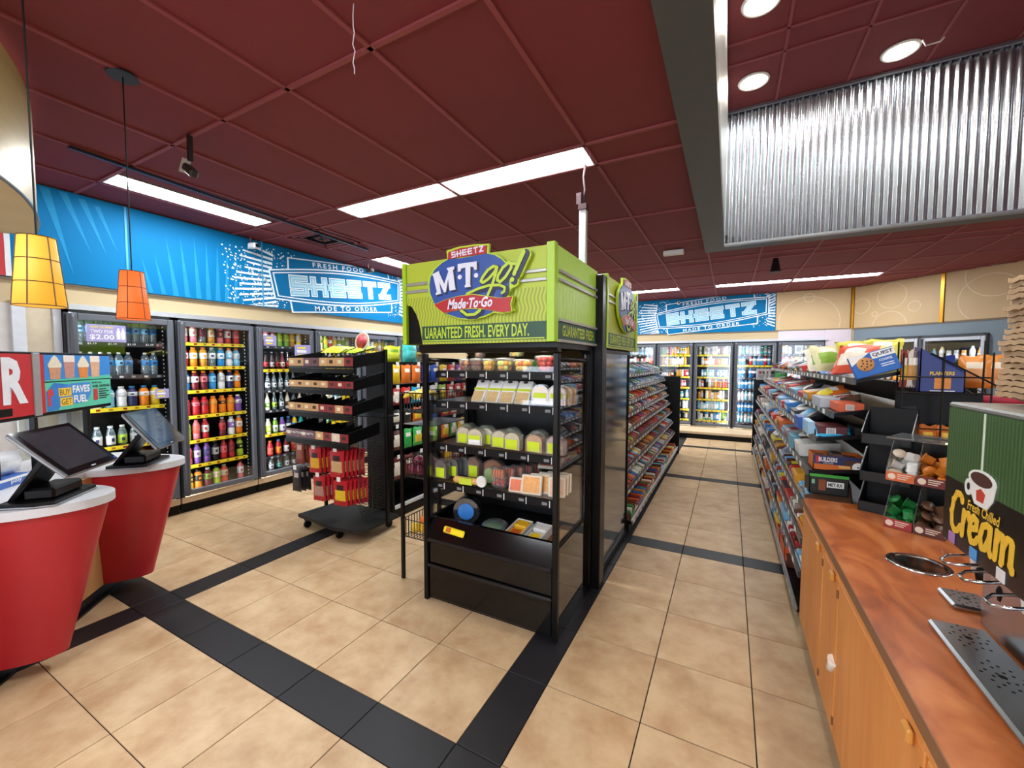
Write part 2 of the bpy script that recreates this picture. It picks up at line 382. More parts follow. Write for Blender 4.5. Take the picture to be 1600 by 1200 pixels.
def tee(x0, x1, y0, y1):
    b = MB()
    b.box(-(x1 - x0) / 2, (x1 - x0) / 2, -(y1 - y0) / 2, (y1 - y0) / 2, -.008, .003)
    o = b.build('tee_bar', TEE, ceiling); o.location = ((x0 + x1) / 2, (y0 + y1) / 2, ZC)
for x in xl[1:-1]:
    segs = [(-4.0, 9.95)]
    if WELL[0] < x < WELL[1]: segs = [(-4.0, WELL[2]), (WELL[3], 9.95)]
    for f in holes:
        if f[0] + .02 < x < f[1] - .02:
            ns = []
            for a, b in segs:
                if f[2] < b and f[3] > a: ns += [(a, f[2]), (f[3], b)]
                else: ns.append((a, b))
            segs = ns
    for a, b in segs:
        if b - a > .05: tee(x - .012, x + .012, a, b)
for y in yl[1:-1]:
    segs = [(-4.95, 5.0)]
    if WELL[2] < y < WELL[3]: segs = [(-4.95, WELL[0]), (WELL[1], 5.0)]
    for f in holes:
        if f[2] + .02 < y < f[3] - .02:
            ns = []
            for a, b in segs:
                if f[0] < b and f[1] > a: ns += [(a, f[0]), (f[1], b)]
                else: ns.append((a, b))
            segs = ns
    for a, b in segs:
        if b - a > .05: tee(a, b, y - .012, y + .012)

# ---- fluorescent fixtures
LENS = emit('#f6fbff', TROFFER, 'fluorescent_lens')
REFL = mat('#8f9492', 0.4, var=0.03)
fix_lab = ['long ceiling light left of the pair over the green display case', 'long ceiling light right of the pair over the green display case',
    'ceiling light running along the blue mural nearest the orange pendant', 'ceiling light running along the blue mural beyond the air vent',
    'left of the two bright ceiling lights before the beige panels', 'right of the two bright ceiling lights before the beige panels',
    'ceiling light before the back wall mural, beside the green sign', 'ceiling light before the back wall, farthest left in its row',
    'added unseen ceiling light behind the photographer, left of its pair', 'added unseen ceiling light behind the photographer, right of its pair', 'ceiling light in the far left corner',
    'ceiling light at the right wall, nearer one', 'ceiling light at the right wall, farther one', 'added unseen ceiling light behind the photographer near the right', 'added unseen ceiling light overhead behind the photographer, left', 'added unseen ceiling light overhead behind the photographer, right', 'added ceiling light hidden beyond the green sign']
for f, lab in zip(fix, fix_lab):
    w, h = f[1] - f[0], f[3] - f[2]; along = w > h
    Lg, Wd = (w, h) if along else (h, w)
    t = thing('ceiling_light', lab, 'ceiling light', ((f[0] + f[1]) / 2, (f[2] + f[3]) / 2, ZC), 0 if along else R(90), 'fluorescent ceiling lights')
    a, b = Lg / 2 - .006, Wd / 2 - .006
    MB().box(-a, a, -b, b, .05, .06).box(-a, a, -b, -b + .012, -.006, .05).box(-a, a, b - .012, b, -.006, .05).box(-a, -a + .012, -b, b, -.006, .05).box(a - .012, a, -b, b, -.006, .05).build('housing', REFL, t)
    for s in (-1, 1):
        MB().add([(-a + .012, s * (b - .012), -.004), (a - .012, s * (b - .012), -.004), (a - .012, s * .085, .04), (-a + .012, s * .085, .04)], [(0, 1, 2, 3) if s > 0 else (3, 2, 1, 0)]).build('reflector_wing', REFL, t)
    n = 6; vs = []; fs = []
    for i in range(n + 1):
        an = math.pi * i / n
        vs += [(-a + .03, -.085 * math.cos(an), .012 - .024 * math.sin(an)), (a - .03, -.085 * math.cos(an), .012 - .024 * math.sin(an))]
    for i in range(n): fs.append((2 * i, 2 * i + 2, 2 * i + 3, 2 * i + 1))
    MB().add(vs, fs).build('lens', LENS, t, True)
# ---- air vent
t = thing('air_vent', 'square louvred maroon air vent in the ceiling near the mural', 'vent', (-4.22, 3.26, ZC))
for k in range(5):
    r = .29 - k * .055; MB().box(-r, r, -r, -r + .022, -.012 + k * .004, .0).box(-r, r, r - .022, r, -.012 + k * .004, .0).box(-r, -r + .022, -r, r, -.012 + k * .004, .0).box(r - .022, r, -r, r, -.012 + k * .004, .0).build('louvre', TEE, t)
MB().box(-.29, .29, -.29, .29, .02, .03).build('duct_back', BLACK, t)

# ================================================================== LIGHT WELL
ZW = 4.45
GREYB = mat('#4a4d50', 0.5, var=0.06)
struct('trim_1', MB().box(-0.30, -0.09, -1.6, 5.75, 2.92, 3.06), GREYB)
struct('trim_2', MB().box(-0.09, 3.3, 5.57, 5.75, 2.92, 3.06), GREYB)
wl = MB().box(-0.30, -0.09, -1.6, 5.75, 3.06, ZW)
struct('wall_well_left', wl, mat('#b9bdbf', 0.3, 1.0, 0.18, 5, stretch=(1, 1, 60)))
def corr(u, v):
    x = -0.09 + u * 3.39; ph = 2 * math.pi * x / .068
    return (x, 5.545 - .011 * math.sin(ph), 2.945 + v * (ZW - 2.945))
cw = MB().grid(corr, 50 * 10, 2)
struct('wall_well_far', cw, mat('#b4bdc8', 0.27, 1.0, 0.10, 7, bump=0.03, stretch=(1, 1, .25)), True)
struct('trim_3', MB().box(-0.09, 3.3, 5.50, 5.57, 2.92, 2.945).box(-0.09, 3.3, 5.50, 5.53, ZW - .03, ZW), mat('#9aa0a6', .35, .9))
struct('wall_well_back', MB().box(-0.09, 3.3, 5.57, 5.6, 3.06, ZW).box(3.3, 3.4, -1.6, 5.75, 3.06, ZW).box(-.3, 3.3, -1.7, -1.6, 3.06, ZW), mat('#6a2a2b', .7))
wellc = struct('ceiling_well', MB().box(-0.3, 3.4, -1.7, 5.75, ZW + .02, ZW + .06), mat('#35181a', .9))
wx = [-0.09, .38, 1.0, 1.6, 2.2, 2.8, 3.3]; wy = [-1.6, -.4, .8, 2.0, 3.2, 4.4, 4.7, 5.53]
for i in range(6):
    for j in range(7):
        w, h = (wx[i + 1] - wx[i]) / 2 - .004, (wy[j + 1] - wy[j]) / 2 - .004
        o = obj('ceiling_panel', MB().box(-w, w, -h, h, .004, .02).mesh('ceiling_panel', MAROON), wellc); o.location = ((wx[i] + wx[i + 1]) / 2, (wy[j] + wy[j + 1]) / 2, ZW)
for x in wx[1:-1]: MB().box(x - .012, x + .012, -1.6, 5.53, ZW - .008, ZW + .003).build('tee_bar', TEE, wellc)
for y in wy[1:-1]: MB().box(-.09, 3.3, y - .012, y + .012, ZW - .008, ZW + .003).build('tee_bar', TEE, wellc)
DL = emit('#fff6e6', DOWNLIGHT, 'downlight')
for (x, y, lab) in [(.145, 5.05, 'round recessed downlight in the corner by the corrugated metal'), (1.33, 5.2, 'round recessed downlight right, close above the corrugated metal'),
                    (.15, 4.0, 'round recessed downlight at the top edge, beside the grey beam'), (1.33, 3.85, 'round downlight second row, out over the coffee counter'),
                    (.145, 2.3, 'round downlight third row beside the beam'), (1.33, 2.3, 'round downlight third row over the counter'), (2.4, 3.85, 'round downlight at the right of the light well'), (1.33, .6, 'round downlight fourth row over the counter')]:
    t = thing('downlight', lab, 'downlight', (x, y, ZW), 0, 'downlights in the light well')
    MB().lathe([(.105, .0), (.125, -.012), (.14, -.012), (.145, .0)], 28).build('trim_ring', WHITE, t, True)
    MB().lathe([(.104, -.004), (0.0001, -.006)], 28).build('lamp_face', DL, t)

# ================================================================== WALLS
WALLB = mat('#b7a37f', 0.65, var=0.04, scale=3)
struct('wall_left', MB().box(-5.1, -4.95, -4.0, 9.92, 2.03, 3.06).box(-5.1, -4.95, -4.0, 1.285, 0, 2.03).box(-5.1, -4.95, 5.925, 9.92, 0, 2.03).box(-5.75, -5.68, 1.2, 6.0, 0, 2.1), WALLB)
struct('wall_back', MB().box(-5.1, 2.04, 9.92, 10.05, 2.03, 3.06).box(-5.1, -2.265, 9.92, 10.05, 0, 2.03).box(1.63, 2.1, 9.9, 10.05, 0, 2.2).box(-2.3, 1.7, 10.62, 10.7, 0, 2.1), WALLB)
struct('wall_right', MB().box(5.0, 5.1, -4.0, 7.0, 0, 3.06), WALLB)
rw = MB().box(-5.1, 5.1, -4.1, -4.0, 0, .5).box(-5.1, 5.1, -4.1, -4.0, 2.6, 3.06)
for a, b in ((-5.1, -4.2), (-1.6, -1.2), (1.4, 1.8), (4.4, 5.1)): rw.box(a, b, -4.1, -4.0, .5, 2.6)
struct('wall_rear', rw, WALLB)
for k, (a, b) in enumerate(((-4.2, -1.6), (-1.2, 1.4), (1.8, 4.4))):  # unseen windows, added to let daylight and reflections in from behind
    w = MB().box(a, b, -4.05, -4.04, .5, 2.6); wo = struct('window_%d' % (k + 1), w, CLEAR)
    MB().box(a, b, -4.08, -4.0, .5, .55).box(a, b, -4.08, -4.0, 2.55, 2.6).box(a, a + .05, -4.08, -4.0, .5, 2.6).box(b - .05, b, -4.08, -4.0, .5, 2.6).box((a + b) / 2 - .03, (a + b) / 2 + .03, -4.08, -4.0, .5, 2.6).build('window_frame', STEEL, wo)
# diagonal wall: local frame, x along the wall, -y faces the room
DM = T(2.04, 9.92, 0) @ RZ(R(-45))
SLATE = mat('#6c7b86', 0.55, var=0.05, scale=4)
struct('wall_diagonal', MB().box(-.05, 4.19, 0, .1, 2.195, 3.06, 0).box(-.05, .255, 0, .1, 0, 2.195, 1).box(1.865, 4.19, 0, .1, 0, 2.195, 1).box(.255, 1.865, 0, .1, 1.99, 2.195, 1).box(.255, 1.865, .75, .8, 0, 2.1, 1).xf(DM), [WALLB, SLATE])
# trims
ALU = mat('#c3c6cb', .35, .7, .06)
struct('trim_4', MB().box(-4.95, -4.865, 1.28, 5.93, 1.985, 2.03), ALU)
struct('trim_5', MB().box(-4.95, -4.925, -4.0, 9.92, 2.185, 2.20), mat('#8d8271', .5))
struct('trim_6', MB().box(-2.27, 1.66, 9.84, 9.92, 1.985, 2.03), ALU)
struct('trim_7', MB().box(-4.9, 2.04, 9.895, 9.92, 2.185, 2.20), mat('#8d8271', .5))
struct('trim_8', MB().box(1.63, 2.02, 9.88, 9.92, 0, 2.185).box(.86, 1.63, 9.90, 9.92, 2.03, 2.185), mat('#c9bcc6', .45, var=.05))
for k, tt in enumerate((0.0, 1.31, 2.62)):
    struct('trim_%d' % (9 + k), MB().box(tt - .022, tt + .022, -.03, 0, 2.195, 2.97).xf(DM), mat('#c98f1e', .3, .5))
struct('trim_12', MB().box(-.05, 4.19, -.012, 0, 2.18, 2.20).xf(DM), mat('#6d5c48', .5))
# long sill in front of the back coolers
struct('baseboard_back', MB().box(-2.27, .42, 9.12, 9.86, 0, .10, 0).box(-2.27, .42, 9.10, 9.86, .10, .145, 1).box(.42, .47, 9.10, 9.86, 0, .145, 1), [BLACK, mat('#cdb594', .6)])
struct('baseboard_left', MB().box(-4.95, -4.93, -4, 1.28, 0, .12), BLACK)
# door frame and beige panel left of the first cooler
struct('door_1', MB().box(-4.95, -4.925, 1.09, 1.24, .12, 2.0, 0).box(-4.95, -4.905, 1.24, 1.285, 0, 2.03, 1).box(-4.95, -4.905, 1.02, 1.09, 0, 2.03, 1).box(-4.95, -4.905, .2, .28, 0, 2.03, 1).box(-4.95, -4.93, .28, 1.02, .1, 2.0, 2), [mat('#cdbfa6', .5), mat('#cfd3da', .4), mat('#c8c4c0', .5)])

# ================================================================== MURALS
def clip_top(poly, zmax):
    out = []
    for i in range(len(poly)):
        a, b = poly[i], poly[(i + 1) % len(poly)]
        if a[1] <= zmax: out.append(a)
        if (a[1] <= zmax) != (b[1] <= zmax):
            t = (zmax - a[1]) / (b[1] - a[1]); out.append((a[0] + (b[0] - a[0]) * t, zmax))
    return out
SHZ = {'S': [(0, 1, .78, 1), (0, 1, .39, .61), (0, 1, 0, .22), (0, .24, .5, 1), (.76, 1, 0, .5)],
       'H': [(0, .26, 0, 1), (.74, 1, 0, 1), (-.2, 1, .39, .61)], 'E': [(0, .26, 0, 1), (0, 1, .78, 1), (-.2, .92, .39, .61), (0, 1, 0, .22)],
       'T': [(0, 1, .78, 1), (.37, .63, 0, 1)], 'Z': [(0, 1, .78, 1), (0, 1, 0, .22)]}
def sheetz(b, cx, cz, w, h, y, rot=0, grow=0.0, mi=0, lift=.001):
    """six slab letters drawn as bars, centred at (cx,cz) in the x/z plane"""
    u = w / 7.35; ca, sa = math.cos(rot), math.sin(rot)
    def P(x, z): return (cx + x * ca - z * sa, cz + x * sa + z * ca)
    for k, ch in enumerate('SHEETZ'):
        ox = -w / 2 + k * u * 1.27
        for bi_, (x0, x1, z0, z1) in enumerate(SHZ[ch]):
            X0, X1, Z0, Z1 = ox + x0 * u - grow, ox + x1 * u + grow, (z0 - .5) * h - grow, (z1 - .5) * h + grow
            b.prism([P(X0, Z0), P(X1, Z0), P(X1, Z1), P(X0, Z1)], y - .00012 * bi_, y + lift - .00012 * bi_, mi)
        if ch == 'Z':
            g = grow
            b.prism([P(ox - g, -.5 * h + .1 * h), P(ox + .30 * u + g, -.5 * h), P(ox + u + g, .38 * h), P(ox + .70 * u - g, .5 * h)], y - .0003, y + lift - .0003, mi)
    return b
BLUE1 = mat('#026a9e', 0.6, var=0.14, scale=1.3, spec=.12)
BLUE2 = mat('#3a94c4', 0.5, var=0.06)
WHT2 = mat('#dcebf2', 0.55, var=0.05)
def arcplate(hw, hz, bulge, pinch=.03, n=10):
    pts = [(-hw + pinch, -hz), ]
    pts = [(-hw + pinch, -hz)] + [(-hw + pinch + (2 * hw - 2 * pinch) * k / n, -hz - bulge * math.sin(math.pi * k / n)) for k in range(1, n)] + [(hw - pinch, -hz)]
    pts += [(hw, hz)] + [(hw - 2 * hw * k / n, hz + bulge * math.sin(math.pi * k / n)) for k in range(1, n)] + [(-hw, hz)]
    return pts
def badge(root, cx, cz, zmax, rot=R(6.0), panel_y=-.02, xmax=99):
    ca, sa = math.cos(rot), math.sin(rot)
    def P(p): return (cx + p[0] * ca - p[1] * sa, cz + p[0] * sa + p[1] * ca)
    def plate(name, poly, y, m):
        MB().prism(clip_top([P(p) for p in poly], zmax), y, y + .0015, 0).build(name, m, root)
    y = panel_y - .002
    # white bursts left and right
    b = MB(); rnd = random.Random(int(cx * 10))
    for k in range(15):
        z = -.36 + k * .05
        for s in (-1, 1):
            l = .34 + .12 * rnd.random() - abs(z) * .3; a = 1.12 - abs(z) * .25
            q = clip_top([P((s * a, z - .015)), P((s * (a + l), z * 1.25 - .009)), P((s * (a + l), z * 1.25 + .009)), P((s * a, z + .016))], zmax)
            q = [(min(p_[0], xmax), max(p_[1], 2.203)) for p_ in q]
            if len(q) > 2 and max(p_[1] for p_ in q) - min(p_[1] for p_ in q) > .006 and min(p_[0] for p_ in q) < xmax - .01: b.prism(q, y + .001, y + .0015)
    for k in range(900):
        s = rnd.choice((-1, 1)); x = s * rnd.uniform(.75, 1.62); z = rnd.uniform(-.4, .42); r = rnd.uniform(.003, .009)
        q = [P((x - r, z - r)), P((x + r, z - r)), P((x + r, z + r * .6)), P((x - r, z + r))]
        if max(p[0] for p in q) < xmax and max(p[1] for p in q) < zmax and min(p[1] for p in q) > 2.205: b.prism(q, y + .001, y + .0015)
    b.build('burst_print', WHT2, root, kind='stuff')
    y -= .0015
    plate('upper_plate_edge', [(-.88, .10), (.88, .10), (.86, .345), (-.86, .345)], y, WHT2)
    plate('upper_plate', [(-.86, .10), (.86, .10), (.84, .33), (-.84, .33)], y - .001, BLUE1)
    plate('lower_plate_edge', [(-.88, -.34), (.88, -.34), (.9, -.1), (-.9, -.1)], y, WHT2)
    plate('lower_plate', [(-.86, -.325), (.86, -.325), (.88, -.1), (-.88, -.1)], y - .001, BLUE1)
    y -= .002
    plate('name_plate_edge', arcplate(1.12, .175, .075), y, WHT2)
    plate('name_plate_gap', arcplate(1.10, .16, .072), y - .001, BLUE1)
    plate('name_plate_line', arcplate(1.075, .142, .068), y - .002, WHT2)
    plate('name_plate', arcplate(1.058, .13, .066), y - .003, BLUE1)
    y -= .004
    b = MB(); sheetz(b, cx, cz, 1.72, .235, y, rot, .016); b.build('letter_outline', WHT2, root)
    b = MB(); sheetz(b, cx, cz, 1.72, .235, y - .001, rot, .004); b.build('letters', mat('#7fb9d2', .5, var=.15, scale=30), root)
    b = MB(); sheetz(b, cx, cz, 1.72, .235, y - .002, rot, -.012); b.build('letter_inline', mat('#a9cfdf', .5, var=.1, scale=30), root)
    Mr = RZ(0)
    def tx(body, w, h, p):
        q = P(p); text(body, w, h, WHT2, root, T(q[0], y + .002, q[1]) @ FRONT @ RZ(rot), bold=.015, spacing=1.35)
    tx('FRESH FOOD', .86, .062, (-.08, .285)); tx('MADE TO ORDER', 1.1, .062, (.0, -.285))
t = thing('wall_mural', 'long blue wall mural over the left coolers with white name badge', 'mural', (-4.93, 0, 0), R(90), 'blue wall murals')
for a, b_ in ((-1.95, -.73), (-.73, .505), (.51, 1.725), (1.735, 2.965), (2.975, 4.188), (4.192, 5.41), (5.415, 6.63), (6.635, 7.85)):
    MB().box(a, b_, -.018, 0.02, 2.20, 2.962, c=.002).build('mural_panel', BLUE1, t)
MB().box(1.722, 1.738, -.022, -.006, 2.2, 2.962).box(2.962, 2.978, -.022, -.006, 2.2, 2.962).build('panel_joint', BLUE2, t)
b = MB()
for k, (x, z0, z1, w, dx) in enumerate([(.92, 2.95, 2.35, .05, .08), (1.07, 2.95, 2.30, .055, .12), (1.20, 2.95, 2.25, .06, .16), (1.31, 2.95, 2.45, .05, .17), (1.42, 2.93, 2.46, .05, .16), (1.52, 2.9, 2.52, .04, .13),
        (1.80, 2.205, 2.52, .03, -.06), (1.90, 2.205, 2.56, .035, -.07), (2.0, 2.205, 2.6, .04, -.07), (2.1, 2.205, 2.78, .05, -.07), (2.2, 2.205, 2.8, .05, -.05), (2.3, 2.205, 2.84, .05, -.03), (2.39, 2.205, 2.84, .05, -.01), (2.48, 2.205, 2.82, .05, .01), (2.57, 2.205, 2.8, .05, .02), (2.66, 2.205, 2.76, .045, .03)]):
    if z0 > z1: b.prism([(x, z0), (x + w, z0), (x + dx + .02, z1)], -.0195, -.018)
    else: b.prism([(x - w / 2, z0), (x + w / 2, z0), (x + dx, z1)], -.0195, -.018)
b.build('ray_print', mat('#1f80b2', .6, var=.10, spec=.12), t)
badge(t, 4.17, 2.60, 2.955)
t = thing('wall_mural', 'blue wall mural on the back wall with white name badge', 'mural', (0, 9.90, 0), 0, 'blue wall murals')
for a, b_ in ((-4.6, -3.2), (-3.19, -1.83), (-1.825, -.43), (-.425, .80)):
    MB().box(a, b_, -.018, 0.018, 2.20, 2.962, c=.002).build('mural_panel', BLUE1, t)
badge(t, -.41, 2.60, 2.955, xmax=.797)
o = MB().box(-4.911, -4.895, .52, 1.0, 2.203, 2.955, 0).box(-4.911, -4.893, 1.0, 1.03, 2.203, 2.955, 1).build('red_panel', [mat('#b32a34', .5), mat('#d4d6da', .5)]); tag(o, 'red wall panel with white edge left of the blue mural', 'wall panel')
# beige bubble panels
BUB = mat('#bb9f76', 0.55, var=0.05, scale=3); BUBL = mat('#cfba98', .55, var=.05)
def bubble_panel(root, x0, x1, circles):
    MB().box(x0, x1, -.014, 0.0, 2.205, 2.962, c=.002).build('panel_board', BUB, root)
    for (cx, cz, r) in circles:
        b = MB(); n = 48
        for i in range(n):
            a0, a1 = 2 * math.pi * i / n, 2 * math.pi * (i + 1) / n; q = []
            for a, rr in ((a0, r), (a1, r), (a1, r - .012), (a0, r - .012)): q.append((cx + rr * math.cos(a), cz + rr * math.sin(a)))
            if all(x0 < p[0] < x1 and 2.21 < p[1] < 2.96 for p in q): b.prism(q, -.0155, -.014)
        b.build('bubble_ring', BUBL, root)
t = thing('wall_panel', 'beige panel with pale bubble rings right of the back mural', 'wall panel', (0, 9.90, 0), 0, 'beige bubble panels')
bubble_panel(t, .81, 1.99, [(1.35, 2.35, .5), (1.35, 2.82, .09)])
t = thing('wall_panel', 'beige bubble panel between the two gold strips', 'wall panel', (2.04, 9.92, 0), R(-45), 'beige bubble panels')
bubble_panel(t, .03, 1.28, [(.62, 2.72, .22), (.95, 2.5, .09), (.15, 2.6, .14), (.6, 2.2, .26), (.37, 2.43, .05)])
t = thing('wall_panel', 'beige bubble panel over the slate wall right of both gold strips', 'wall panel', (2.04, 9.92, 0), R(-45), 'beige bubble panels')
bubble_panel(t, 1.34, 2.59, [(1.9, 2.86, .34), (1.85, 2.5, .36), (2.3, 2.5, .2)])

# ================================================================== COOLERS AND BOTTLES
COLN = {'clear': '#cfe0e6', 'red': '#b3242c', 'pink': '#d9707c', 'orange': '#e8831e', 'yellow': '#e6c528', 'green': '#6fa52c', 'lime': '#a6c832', 'blue': '#2e86c4', 'light blue': '#7fc0e0',
        'white': '#dfe3e4', 'navy': '#26305e', 'purple': '#7a4fa0', 'black': '#1a1a1c', 'maroon': '#6e1f2c', 'brown': '#6b4026', 'silver': '#b4b9bd', 'teal': '#2f9c98', 'amber': '#c98a2a', 'cola': '#2b1713', 'cream': '#e5dcc4', 'coral': '#e05a45', 'gold': '#c9a24a'}
def cm(n, rough=.3): return mat(COLN.get(n, n), rough, var=.10, scale=40)
WATERM = glass('#eef6fa', .22, 'water_bottle', .05, dens=.22, dcol='#a9c3cc')
PROF = {
 'sport': ([(.031, 0), (.036, .008), (.036, .06), (.033, .075), (.036, .09), (.036, .145), (.031, .168), (.019, .182), (.017, .188)], (.0375, .085, .146), (.020, .186, .208)),
 'water': ([(.028, 0), (.032, .006), (.031, .04), (.032, .05), (.032, .15), (.026, .175), (.013, .192), (.012, .20)], (.0328, .09, .14), (.0135, .198, .214)),
 'vit': ([(.029, 0), (.033, .008), (.033, .05), (.030, .06), (.033, .07), (.033, .15), (.025, .175), (.015, .19), (.014, .195)], (.0340, .07, .145), (.017, .193, .212)),
 'wide': ([(.034, 0), (.038, .01), (.035, .05), (.038, .1), (.038, .135), (.030, .16), (.02, .17), (.019, .175)], (.039, .098, .136), (.0215, .173, .192)),
 'glass': ([(.026, 0), (.029, .006), (.029, .10), (.024, .13), (.013, .165), (.0115, .205)], (.0297, .035, .09), (.0135, .203, .217)),
 'milk': ([(.030, 0), (.033, .008), (.033, .11), (.026, .145), (.016, .165), (.016, .172)], (.0338, .02, .10), (.0185, .17, .188)),
 'can': ([(.023, 0), (.031, .008), (.031, .142), (.026, .15), (.026, .153)], None, (.0245, .150, .1535)),
 'tallcan': ([(.024, 0), (.033, .008), (.033, .185), (.027, .195), (.027, .199)], None, (.0255, .196, .1995)),
 'slim': ([(.021, 0), (.027, .008), (.027, .148), (.022, .156), (.022, .16)], None, (.0205, .157, .1605)),
}
NOUN = {'sport': 'sports drink bottle', 'water': 'water bottle', 'vit': 'flavoured water bottle', 'wide': 'juice bottle', 'glass': 'glass bottle', 'milk': 'tea bottle', 'can': 'can', 'tallcan': 'tall can', 'slim': 'slim can'}
bm = {}
def bottle(kind, col, lab, cap, M, label, group, parts=True, simple=False):
    pr, lb, cp = PROF[kind]; k = (kind, col, lab, cap, simple); n = 12
    if k not in bm:
        body = WATERM if col == 'clear' else cm(col, .18)
        if simple or kind in ('can', 'tallcan', 'slim'):
            h = pr[-1][1]; b = MB()
            q = [pr[0], pr[1], (pr[1][0], h * .22), (pr[1][0], h * .42), (pr[2][0] if kind != 'x' else 0, h * .66)] + list(pr[-3:]) if kind in ('can', 'tallcan', 'slim') else list(pr)
            if kind in ('can', 'tallcan', 'slim'):
                b.lathe(q, 10, mis=[2, 0, 1, 1 if lab else 0, 0, 2, 2, 2])
            else:
                b.lathe(q, 10); r, z0, z1 = lb; b.lathe([(r, z0), (r, z1)], 10, mi=1); b.lathe([(cp[0], cp[1]), (cp[0], cp[2])], 10, mi=2)
            bm[k] = (b.mesh(kind, [body, cm(lab, .4), STEEL if kind in ('can', 'tallcan', 'slim') else cm(cap)], True), None, None)
        else:
            b0 = MB().lathe(pr, n).mesh(kind + '_bottle', body, True)
            r, z0, z1 = lb; b1 = MB().lathe([(r - .001, z0), (r, z0 + .001), (r, z1 - .001), (r - .001, z1)], n)
            # small contrasting mark on the label
            b1.lathe([(r + .0004, z0 + (z1 - z0) * .3), (r + .0004, z0 + (z1 - z0) * .7)], 4, mi=1, a0=-110, a1=-70)
            b1 = b1.mesh('bottle_label', [cm(lab, .45), cm(col if col not in ('clear', lab) else 'navy', .45)], True)
            b2 = MB().lathe([(cp[0], cp[1]), (cp[0], cp[2] - .002), (cp[0] - .002, cp[2])], n).mesh('bottle_cap', cm(cap, .35), True)
            bm[k] = (b0, b1, b2)
    b0, b1, b2 = bm[k]
    nm = NOUN[kind].replace(' ', '_')
    o = obj(nm, b0); o.matrix_world = M; tag(o, label, 'can' if 'can' in kind or kind == 'slim' else 'bottle', group)
    if b1 is not None: obj('label_band', b1, o)
    if b2 is not None: obj('cap', b2, o)
    return o
INTER = mat('#2b2e30', .5, var=.1); INTERL = mat('#5b6064', .5, var=.1)
STRIP = emit('#f2f8ff', COOLER, 'cooler_strip'); STRIPB = emit('#f2f8ff', COOLER * 1.25, 'back_cooler_strip')
def cooler(name, label, loc, rz, rows, W=.765, interior=INTER, z_top=1.975, frame=GREYF, handle_left=True, yellow=None, lamp_side=-1):
    """rows: list of shelf heights; returns root"""
    t = thing(name, label, 'cooler', loc, rz, 'glass door coolers'); a = W / 2 - .002
    MB().box(-a, a, .68, .70, .13, 2.0).box(-a, -a + .012, .03, .68, .13, 2.0).box(a - .012, a, .03, .68, .13, 2.0).box(-a, a, .03, .70, 1.985, 2.0).box(-a, a, .03, .70, .11, .13).build('cabinet_body', interior, t)
    MB().box(-a, a, .03, .05, 0, .10).build('kick_plate', BLACK, t)
    MB().box(-a, a, -.005, .05, .10, .165, c=.006).build('sill', mat('#cdb594', .6), t)
    MB().box(-a, -a + .03, .0, .03, .165, 1.985).box(a - .03, a, .0, .03, .165, 1.985).box(-a, a, .0, .03, 1.96, 1.985).build('door_jamb', mat('#33363b', .5), t)
    d = MB(); x0, x1 = -a + .012, a - .012
    d.box(x0, x0 + .062, -.035, 0, .18, 1.955, c=.008).box(x1 - .05, x1, -.035, 0, .18, 1.955, c=.008).box(x0 + .06, x1 - .048, -.033, -.002, .18, .235, c=.006).box(x0 + .06, x1 - .048, -.033, -.002, 1.90, 1.955, c=.006)
    door = d.build('door', frame, t)
    MB().box(x0 + .06, x1 - .048, -.020, -.014, .232, 1.903).build('glass_pane', CLEAR, door)
    hx = x0 + .022 if handle_left else x1 - .022
    MB().tube([(hx, -.048, .19), (hx, -.052, .22), (hx, -.052, 1.91), (hx, -.048, 1.945)], .021, 10).build('handle', mat('#4a4c54', .45, var=.08), door, True)
    for s in (-1, 1):
        if s == lamp_side: MB().box(s * (a - .05), s * (a - .032), .045, .062, .2, 1.95).build('light_strip', STRIPB if loc[1] > 8 else STRIP, t)
        b = MB().box(s * (a - .075), s * (a - .055), .07, .085, .17, 1.97, 0)
        for k in range(44): b.box(s * (a - .069), s * (a - .061), .068, .0705, .2 + k * .04, .212 + k * .04, 1)
        b.build('shelf_upright', [BLACK, WHITE], t)
    for i, z in enumerate(rows):
        sh = MB().box(-a + .075, a - .075, .08, .62, z - .014, z, 0)
        s_ = sh.build('shelf', BLACK, t)
        yl_ = yellow[i] if yellow else 1
        b = MB().box(-a + .072, a - .072, .066, .08, z - .030, z + .004, 0); rnd = random.Random(i * 7 + int(loc[1] * 10) + int(loc[0] * 31))
        for k in range(7):
            x = -a + .11 + k * (2 * a - .22) / 6 + rnd.uniform(-.01, .01); b.box(x - .016, x + .012, .0645, .067, z - .022, z - .004, 1 + k % 2)
        b.build('price_rail', [YELLOWRAIL if yl_ else mat('#34363a', .4), mat('#b08a1c', .5) if yl_ else mat('#8d9094', .5), mat('#8f2a20', .5) if yl_ else mat('#c9cbcd', .5)], s_)
    return t
def wall_M(loc, rz, x, y, z, rot=0): return T(*loc) @ RZ(rz) @ T(x, y, z) @ RZ(rot)
def stock(loc, rz, W, z, row, spec, bay, shelf_i, group, y=.13, simple=False, jit=.004, span=None, cull=0):
    """spec: list of (kind,col,label,cap) or None for a gap"""
    n = len(spec); x0, x1 = span or (-W / 2 + .125, W / 2 - .125); rnd = random.Random(row * 13 + int(z * 100) + n)
    for k, s in enumerate(spec):
        if s is None: continue
        x = x0 + (x1 - x0) * (k / (n - 1) if n > 1 else .5) + rnd.uniform(-jit, jit)
        kind, col, lab, cap = s
        cn = col if col in COLN else 'dark'
        label = '%s %s, %s from left, %s shelf of %s' % (cn if cn != lab or True else cn, NOUN[kind], ORD[k], ORD[shelf_i], bay)
        bottle(kind, col, lab, cap, wall_M(loc, rz, x, y + rnd.uniform(-.006, .006), z + .0005, rnd.uniform(-.3, .3)), label, group, simple=simple)
S_, W_, V_, D_, G_, K_ = 'sport', 'water', 'vit', 'wide', 'glass', 'milk'
XL = -4.88
